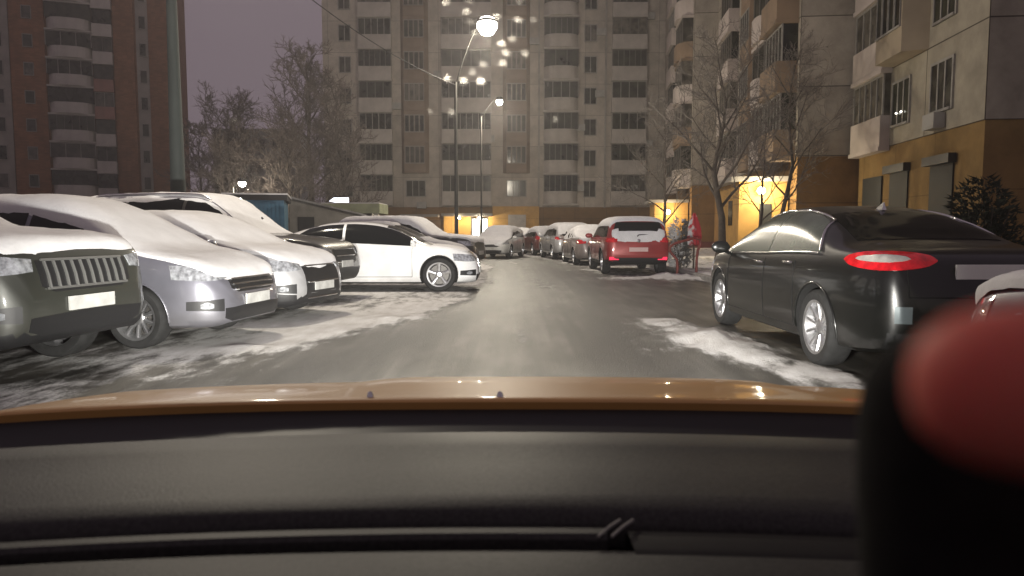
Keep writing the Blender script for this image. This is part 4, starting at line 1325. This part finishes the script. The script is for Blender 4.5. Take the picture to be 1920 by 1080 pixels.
# right kerb
make_car('parked_car', 'red crossover with snowy roof and glowing rear reflectors at the right kerb', (3.46, 22.15, 0), R(91), 'suv', 4.48, 1.86, 1.64,
         paint('red', (.30, .026, .024), .15, .36, .9, .5), Rw=.35, spokes=10, group=GR, lower=M_black, seed=8, plate=False, rails=0,
         snow=dict(th=.022, slope=.02, keep=lambda u, p, n: 1.0 if (u > -.90 and n.z > .36) or (u < -.86 and abs(p.y) < .74 and 1.03 < p.z < 1.26) else 0.0))
for i, (x, y, hd, k, L, w, H, pc, lab) in enumerate([
    (3.00, 27.7, 94, 'sedan', 4.5, 1.78, 1.44, (.30, .25, .23), 'dull pinkish grey sedan directly in front of the red crossover'),
    (2.42, 33.0, 98, 'suv', 4.4, 1.8, 1.58, (.50, .50, .50), 'white snow-topped crossover two cars ahead of the red one'),
    (1.62, 38.4, 101, 'hatch', 4.1, 1.72, 1.48, (.16, .035, .03), 'dark red hatchback third in line ahead of the red crossover'),
    (.45, 43.6, 104, 'sedan', 4.5, 1.78, 1.42, (.10, .10, .10), 'dark grey sedan at the far end of the right-hand line'),
]):
    make_car('parked_car', lab, (x, y, 0), R(hd), k, L, w, H, paint('row %s' % 'abcd'[i], pc, .3, .38), group=GR, detail=1, Rw=.32, snow=dict(th=.05, slope=.34), seed=10 + i)
make_car('parked_car', 'small snow-covered white car facing us where the lane bends left', (-.55, 34.6, 0), R(-104), 'hatch', 4.0, 1.70, 1.46,
         paint('plain white', (.62, .62, .60), .0, .4), detail=1, Rw=.31, snow=dict(th=.06), seed=20, group='cars where the lane bends')
make_car('parked_car', 'snow-topped grey car standing sideways before the far ochre wall', (-4.9, 40.5, 0), R(10), 'sedan', 4.5, 1.76, 1.44,
         paint('plain grey', (.20, .20, .20), .2, .4), detail=1, Rw=.31, snow=dict(th=.06), seed=21, group='cars where the lane bends')
# black sedan
BS, bpan, bfn = make_car('parked_car', 'clean black sedan at the right with chrome-edged windows and wide red tail lamp', (3.61, 7.86, 0), R(90.6), 'sedan', 4.87, 1.85, 1.48,
         paint('black', (.006, .0065, .006), .0, .28, .5, .25), Rw=.345, spokes=10, trim=M_chrome, tail='eye', sideglass=M_glassg, axle=(.60, -.572), seed=30)
# small shark-fin aerial, boot badge strip and high brake lamp of the sedan
hl_ = bfn['hl']
p_, n_ = bfn['top'](-.30 * hl_, 0)
b = MB(); b.grid([[(p_.x - .10, -.022, p_.z - .01), (p_.x + .09, -.012, p_.z - .01), (p_.x + .09, .012, p_.z - .01), (p_.x - .10, .022, p_.z - .01)], [(p_.x - .09, -.012, p_.z + .03), (p_.x + .02, -.008, p_.z + .02), (p_.x + .02, .008, p_.z + .02), (p_.x - .09, .012, p_.z + .03)], [(p_.x - .09, -.004, p_.z + .065), (p_.x - .05, -.003, p_.z + .055), (p_.x - .05, .003, p_.z + .055), (p_.x - .09, .004, p_.z + .065)]], 0, True)
b.build('aerial', M_chrome, BS, 40, True)
b = MB()
for path in ([(-.62 + 1.24 * i / 20, .70) for i in range(21)], [(-.62, .70 + .24 * i / 8) for i in range(9)], [(.62, .70 + .24 * i / 8) for i in range(9)]):
    pp = [bfn['rear'](u, v) for u, v in path]; pp = [h + nn * .001 for h, nn in pp if h is not None]
    if len(pp) > 1: b.tube(pp, .005, 5)
b.build('boot_seam', M_seam, BS)
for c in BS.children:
    if c.name.startswith('licence_plate'): c.data.materials[0] = mat('plate with painted headlamp return', (.88, .88, .85), .4)  # paler copy of the plate; retroreflected light put into its colour
for sg in (1, -1):
    az = R(180) - sg * R(20)
    bpan('rear_reflector', mat('bumper reflector', (.15, .18, .19), .2, .3, coat=1), (-.06, .06), [(-.06, .50), (.06, .50)], [(-.06, .63), (.06, .63)], lambda u, v, az=az, sg=sg: bfn['hit'](az, u, v, -hl_ * .95, sg * .62), nu=8, nv=4, off=.006)
for sg in (1, -1):
    b = MB(); b.tube([(-hl_ - .02, sg * .55, .27), (-hl_ + .2, sg * .55, .27)], .045, 10); b.build('exhaust_tip', M_chrome, BS, 50)
make_car('parked_car', 'car under thick snow close at the right edge, behind the black sedan', (3.46, 2.12, 0), R(90), 'sedan', 4.6, 1.82, 1.50,
         paint('night blue', (.03, .04, .07), .3, .36), detail=1, Rw=.33, snow=dict(th=.06, slope=.30), seed=31)

# red crossover: its plate, badge, rear reflectors whose headlamp return is painted as emission
RC = [o for o in COL.objects if o.get('label', '').startswith('red crossover')][0]
b = MB(); b.box(-2.268, -2.238, -.26, .26, .66, .775); b.build('licence_plate', mat('rosy blank plate', (.62, .42, .40), .5), RC)
b = MB(); b.lathe([(.001, 0), (.05, 0), (.05, .02), (.001, .024)], 16, 'y', 0, Matrix.Translation((-2.235, 0, .96)) @ Matrix.Rotation(R(90), 4, 'Z')); b.build('badge', M_chrome, RC, 40, True)
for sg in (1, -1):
    b = MB(); b.box(-2.225, -2.15, sg * .67 - .13, sg * .67 + .13, .43, .51); b.build('rear_reflector', M_redglow, RC)
b = MB(); b.tube([(-2.235, .04, 1.08), (-2.215, .0, 1.12), (-2.20, -.32, 1.13)], .016, 5); b.build('rear_wiper', M_black, RC)

# ------------------------------------------------------------------ bent barrier and wrapped things on the verge
M_rpipe = mat('red painted pipe', (.17, .028, .02), .6, var=.3, vscale=8)
b = MB()
P = [(4.40, 19.2, .0), (4.42, 19.2, .25), (4.40, 19.2, .46), (4.30, 19.2, .58), (4.20, 19.2, .70), (4.22, 19.2, .82), (4.34, 19.2, .90), (4.60, 19.25, .97), (4.86, 19.3, 1.03), (5.02, 19.3, 1.00), (5.06, 19.3, .88), (4.98, 19.3, .72), (4.95, 19.3, .45), (4.95, 19.3, 0)]
b.tube(P, .036, 10)
tag(b.build('bent_barrier', M_rpipe, None, 60), 'buckled red pipe hoop standing in snow right of the red crossover', 'barrier')


def dusted(name, col, thr):
    m = mat(name, col, .85); n = m.node_tree; b = n.nodes['Principled BSDF']
    t = n.nodes.new('ShaderNodeTexCoord'); x = n.nodes.new('ShaderNodeTexNoise'); x.inputs['Scale'].default_value = 5.5; x.inputs['Detail'].default_value = 6
    n.links.new(t.outputs['Object'], x.inputs['Vector'])
    g = n.nodes.new('ShaderNodeSeparateXYZ'); n.links.new(t.outputs['Object'], g.inputs[0])
    # snow clings to the windward (-x) flank and the top
    a = n.nodes.new('ShaderNodeMath'); a.operation = 'MULTIPLY_ADD'; a.inputs[1].default_value = -.9; n.links.new(g.outputs['X'], a.inputs[0]); n.links.new(x.outputs['Fac'], a.inputs[2])
    r = n.nodes.new('ShaderNodeMapRange'); r.inputs[1].default_value = thr; r.inputs[2].default_value = thr + .14; n.links.new(a.outputs[0], r.inputs[0])
    q = n.nodes.new('ShaderNodeMix'); q.data_type = 'RGBA'; q.inputs[6].default_value = (*col, 1); q.inputs[7].default_value = (.55, .54, .54, 1)
    n.links.new(r.outputs[0], q.inputs[0]); n.links.new(q.outputs[2], b.inputs['Base Color'])
    return m


def draped(name, label, x, y, prof, m, seed, cat, snowm=None):
    o = empty(name, (x, y, .1), 0, label, cat)
    b = MB(); rows = []
    for r, z in prof:
        rows.append([(r * (1 + .22 * math.sin(k * 2 * math.pi / 24 * 5 + seed + z * 2) + .12 * noise.noise((k * .7, z * 3, seed))) * math.cos(k * 2 * math.pi / 24),
                      r * (1 + .22 * math.sin(k * 2 * math.pi / 24 * 5 + seed + z * 2)) * math.sin(k * 2 * math.pi / 24), z + .03 * math.sin(k * 1.3)) for k in range(24)])
    b.grid(rows, 0, True); b.f.append(tuple(range(23, -1, -1))); b.mi.append(0)
    b.build('cloth', m, o, 50, True)
    b = MB(); b.tube([(0, 0, -.1), (0, 0, prof[0][1] + .1)], .03, 8); b.build('pole', M_bark, o)
    return o


draped('folded_parasol', 'folded red parasol dusted with snow, upright behind the bent pipe', 5.35, 21.2, [(.08, .72), (.17, .76), (.19, .95), (.16, 1.2), (.13, 1.36), (.08, 1.52), (.02, 1.64)], dusted('red cloth', (.42, .022, .032), .56), 2, 'parasol')
sh = bush('snow-dusted grey shrub between red crossover and red parasol', 5.0, 21.5, .34, 1.35, 6, 900)
for c in sh.children:
    if c.name.startswith('foliage'): c.data.materials[0] = dusted('frosted grey twigs', (.10, .095, .09), .46)

# ------------------------------------------------------------------ the car we look out of
OC = empty('taxi', (0, 0, 0), 0, 'orange car whose dark dashboard and bonnet edge fill the bottom of the view', 'car')
M_dash = mat('dashboard plastic', (.029, .0277, .0255), .55, spec=.33, var=.40, vscale=240, bump=.12, bscale=420)
M_or = mat('paint orange', (.62, .34, .10), .5, .0, .3, var=.1, vscale=3)
# bonnet
b = MB(); P = []
yr = 1.15
for i in range(33):
    x = -.90 + 1.8 * i / 32
    row = []
    for j in range(25):
        t = 1.05 * (j / 24) ** 1.1
        z = .930 - .010 * (abs(x) / .82) ** 2.2 - .09 * t - .12 * t * t - .012 * sstep(.80, .9, abs(x)) + .010 * sstep(.46, .36, abs(x - .12)) * sstep(.05, .25, t)
        row.append((x, yr + t - .10 * abs(x) ** 3, z))
    row = [(x, row[0][1] + .002, row[0][2] - .05), (x, row[0][1] - .005, row[0][2] - .004)] + row + [(x, row[-1][1] + .10, row[-1][2] - .14), (x, row[-1][1] + .12, row[-1][2] - .40)]
    P.append(row)
b.grid(P); hood = b.build('bonnet', M_or, OC, 50, True)
for x in (-.235, -.02):
    q = MB(); q.lathe([(.001, .009), (.004, .007), (.006, 0), (.006, -.01)], 10, 'z', 0, Matrix.Translation((x, 1.175, .928))); q.build('washer_jet', M_chrome, OC, 50)
# cowl and parked wipers
b = MB(); P = []
for i in range(25):
    x = -.95 + 1.9 * i / 24
    P.append([(x, 1.145 - .10 * abs(x) ** 3, .914 - .010 * (abs(x) / .82) ** 2.2), (x, 1.05 - .1 * abs(x) ** 3, .885 - .04 * x * x), (x, .99 - .14 * x * x, .885), (x, .97 - .16 * x * x, .80)])
b.grid(P); b.build('cowl', M_black, OC, 50, True)
# dashboard: one moulded top with grooves, a trim strip and the pad nearer us
def dash_strip(name, m, prof, x0=-1.0, x1=1.0, n=40, curve=.13):
    b = MB(); P = []
    for i in range(n + 1):
        x = x0 + (x1 - x0) * i / n
        P.append([(x, y - curve * x * x, z - .015 * x * x) for y, z in prof])
    b.grid(P)
    return b.build(name, m, OC, 35, True)


dash = dash_strip('dashboard', M_dash, [(.955, .86), (.952, .915), (.945, .930), (.932, .937), (.865, .9395), (.855, .9385), (.78, .941), (.70, .941), (.672, .939), (.662, .934), (.656, .924), (.654, .905)])
st = dash_strip('trim_strip', M_dash, [(.646, .900), (.645, .9255), (.641, .930), (.626, .931), (.622, .927), (.621, .90)], -1.0, .085)
st2 = dash_strip('glovebox_lid', mat('lid with painted shade', (.011, .010, .009), .6, spec=.3, var=.2, vscale=50), [(.648, .89), (.647, .922), (.640, .9275), (.60, .9285), (.588, .924), (.586, .90)], .105, 1.0)  # darker than the dash plastic: shade at this end put into the colour
pad = dash_strip('lower_dashboard', M_dash, [(.612, .88), (.611, .915), (.606, .924), (.59, .9275), (.50, .924), (.40, .905), (.30, .87), (.25, .80)])
dash_strip('dash_gap', M_seam, [(.97, .84), (.66, .86), (.55, .86)])
q = MB()
for x in (.088, .100): q.tube([(x - .012, .618, .931), (x, .632, .934), (x + .012, .648, .934)], .0015, 6)
q.build('edge_highlight', M_chrome if False else mat('painted edge highlight', (.22, .21, .19), .4), OC)  # pale slivers painted in for the highlights at the lid's end
# windscreen: a clean pane, with melted-snow drops on it
M_pane = bpy.data.materials.new('clean windscreen'); M_pane.use_nodes = True
n = M_pane.node_tree; n.nodes.remove(n.nodes['Principled BSDF']); tr = n.nodes.new('ShaderNodeBsdfTransparent'); tr.inputs['Color'].default_value = (1, 1, 1, 1)
n.links.new(tr.outputs[0], n.nodes['Material Output'].inputs['Surface'])
def pane_pt(x, s):     # s = distance up the pane from its foot
    return Vector((x, 1.06 - .10 * x * x - .864 * s, .905 + .503 * s))
b = MB(); b.grid([[pane_pt(-.85 + 1.7 * i / 24, .9 * j / 10) for j in range(11)] for i in range(25)])
pane = b.build('windscreen', M_pane, OC, 60)
M_drop = bpy.data.materials.new('water drop'); M_drop.use_nodes = True
n = M_drop.node_tree; n.nodes.remove(n.nodes['Principled BSDF'])
tr = n.nodes.new('ShaderNodeBsdfTransparent'); tl_ = n.nodes.new('ShaderNodeBsdfRefraction')
tl_.inputs['Roughness'].default_value = .55; tl_.inputs['IOR'].default_value = 1.12; tl_.inputs['Color'].default_value = (1, .98, .95, 1)
mx = n.nodes.new('ShaderNodeMixShader')
oi = n.nodes.new('ShaderNodeObjectInfo'); lw = n.nodes.new('ShaderNodeLayerWeight'); lw.inputs['Blend'].default_value = .4
pw = n.nodes.new('ShaderNodeMath'); pw.operation = 'POWER'; pw.inputs[1].default_value = 1.6; n.links.new(oi.outputs['Random'], pw.inputs[0])
mr = n.nodes.new('ShaderNodeMapRange'); mr.inputs[3].default_value = .02; mr.inputs[4].default_value = .13; n.links.new(pw.outputs[0], mr.inputs[0])
ma = n.nodes.new('ShaderNodeMath'); ma.operation = 'MULTIPLY_ADD'; ma.inputs[1].default_value = .07; n.links.new(lw.outputs['Facing'], ma.inputs[0]); n.links.new(mr.outputs[0], ma.inputs[2])
n.links.new(ma.outputs[0], mx.inputs[0])
n.links.new(tr.outputs[0], mx.inputs[1]); n.links.new(tl_.outputs[0], mx.inputs[2])
n.links.new(mx.outputs[0], n.nodes['Material Output'].inputs['Surface'])
nrm = Vector((0, -.503, -.864))
DROPS = [(-0.0314, 0.8068, 1), (-0.0201, 0.8081, 0.9), (0.0026, 0.8075, 0.95), (-0.022, 0.8008, 1.05), (0.0019, 0.7959, 1.05), (-0.0202, 0.7945, 1), (-0.008, 0.798, 0.8), (-0.0187, 0.7873, 1), (-0.0008, 0.784, 0.85), (-0.0061, 0.7806, 0.95), (-0.004, 0.7741, 1), (0.0057, 0.7737, 0.95), (-0.0055, 0.767, 0.9), (-0.0156, 0.7662, 0.9), (-0.0211, 0.7604, 0.9), (-0.0261, 0.7541, 0.9), (-0.0172, 0.7537, 0.95), (-0.0346, 0.7558, 0.9), (-0.0471, 0.7283, 0.7), (-0.0346, 0.7278, 0.85), (0.0245, 0.721, 0.75), (-0.1654, 0.7219, 0.8), (0.0094, 0.7966, 0.8), (0.089, 0.73, 0.6)]
dm_ = MB(); RR = .0034
dm_.lathe([(RR, 0), (RR * .98, .0005), (RR * .90, .0009), (RR * .68, .0013), (RR * .34, .0016), (.00001, .00165)], 24, 'z')
dme = dm_.mesh('water_drop', M_drop, 180)
for x, s, k in DROPS:
    o = link('water_drop', dme, pane); o.location = pane_pt(x, s) + nrm * .0004
    o.rotation_euler = nrm.to_track_quat('Z', 'Y').to_euler(); o.scale = (k * .92, k * .92, k * .92)
# our headlamps
for sg in (1, -1):
    hb = MB(); hb.lathe([(.001, .05), (.07, .04), (.10, 0), (.10, -.03), (.001, -.03)], 20, 'y', 0, Matrix.Translation((sg * .64, 2.26, .50)))
    ho = hb.build('headlight', mat('own headlamp lens', (.9, .9, .9), .2, emit=(1, .98, .92), estr=4), OC, 60, True)
    ld = bpy.data.lights.new('headlight_beam', 'SPOT'); ld.energy = 5200; ld.color = (1.0, .97, .90); ld.spot_size = R(86); ld.spot_blend = 1.0; ld.shadow_soft_size = .06
    lo = bpy.data.objects.new('headlight_beam', ld); COL.objects.link(lo); lo.parent = ho
    lo.location = (sg * .64, 2.40, .50); lo.rotation_euler = (R(93), 0, R(13 if sg < 0 else 0))

# ------------------------------------------------------------------ fingertip in front of the lens, with the dark sleeve behind it
PS = empty('person', (.1, .1, 1.15), 0, 'pink fingertip and black sleeve blurred at the right edge, close to the lens', 'person')
M_skin = bpy.data.materials.new('skin'); M_skin.use_nodes = True
bs = M_skin.node_tree.nodes['Principled BSDF']
bs.inputs['Base Color'].default_value = (.58, .17, .13, 1); bs.inputs['Roughness'].default_value = .6; bs.inputs['Specular IOR Level'].default_value = .15
bs.inputs['Subsurface Weight'].default_value = 1.0; bs.inputs['Subsurface Radius'].default_value = (1.0, .18, .10); bs.inputs['Subsurface Scale'].default_value = .012


def skin_obj(name, pts, edges, rad, m, parent, lv=2):
    me = bpy.data.meshes.new(name); me.from_pydata([tuple(p) for p in pts], edges, []); me.materials.append(m)
    o = bpy.data.objects.new(name, me); COL.objects.link(o)
    sk = o.modifiers.new('skin', 'SKIN'); sk.use_smooth_shade = True
    sv = me.skin_vertices[0].data if me.skin_vertices else None
    if sv is None:
        bm = bmesh.new(); bm.from_mesh(me); bm.verts.layers.skin.verify(); bm.to_mesh(me); bm.free(); sv = me.skin_vertices[0].data
    for v, r in zip(sv, rad): v.radius = (r, r) if not hasattr(r, '__len__') else r
    sv[0].use_root = True
    ss = o.modifiers.new('sub', 'SUBSURF'); ss.levels = lv; ss.render_levels = lv
    o.parent = parent
    if parent: o.matrix_parent_inverse = Matrix.Translation(parent.location).inverted()
    return o


def camv(px, py, d):     # the lens frame: right, down, ahead (metres)
    a = R(4.45)
    return Vector((px, d * math.cos(a) - py * math.sin(a), 1.2 - d * math.sin(a) - py * math.cos(a)))


# wrist, palm, knuckles and five fingers; the index finger reaches across in front of the lens
pts = [camv(.150, .075, .070), camv(.136, .050, .072), camv(.122, .030, .076)]
edges = [(0, 1), (1, 2)]; rad = [.026, .030, .026]
def chain(root, ps, rs):
    k = root
    for p, r in zip(ps, rs):
        pts.append(p); rad.append(r); edges.append((k, len(pts) - 1)); k = len(pts) - 1
chain(2, [camv(.096, .016, .074), camv(.070, .0105, .0700), camv(.050, .0092, .0665), camv(.0365, .0090, .0665)], [.0115, .0098, .0090, .0075])      # index
chain(2, [camv(.108, .012, .090), camv(.090, .004, .105), camv(.083, .006, .112)][0:0] or [camv(.126, .004, .080), camv(.128, -.018, .082), camv(.124, -.034, .080), camv(.118, -.042, .076)], [.0110, .0098, .0088, .0070])   # middle
chain(1, [camv(.150, .010, .086), camv(.156, -.012, .090), camv(.152, -.028, .088), camv(.146, -.036, .084)], [.0105, .0092, .0083, .0066])   # ring
chain(1, [camv(.166, .022, .086), camv(.174, .004, .090), camv(.172, -.008, .088)], [.0092, .0080, .0062])   # little
chain(0, [camv(.125, .070, .055), camv(.110, .062, .045), camv(.100, .052, .042)], [.0125, .0105, .0080])   # thumb
skin_obj('hand', pts, edges, rad, M_skin, PS)
M_sleeve = mat('black knit sleeve', (.014, .013, .012), 1.0, var=.3, vscale=60, spec=.1)
sp_ = [camv(.098, .004, .150), camv(.102, .030, .150), camv(.106, .075, .150), camv(.118, .14, .150), camv(.14, .24, .15)]
skin_obj('sleeve', sp_, [(0, 1), (1, 2), (2, 3), (3, 4)], [.024, .031, .033, .036, .045], M_sleeve, PS)
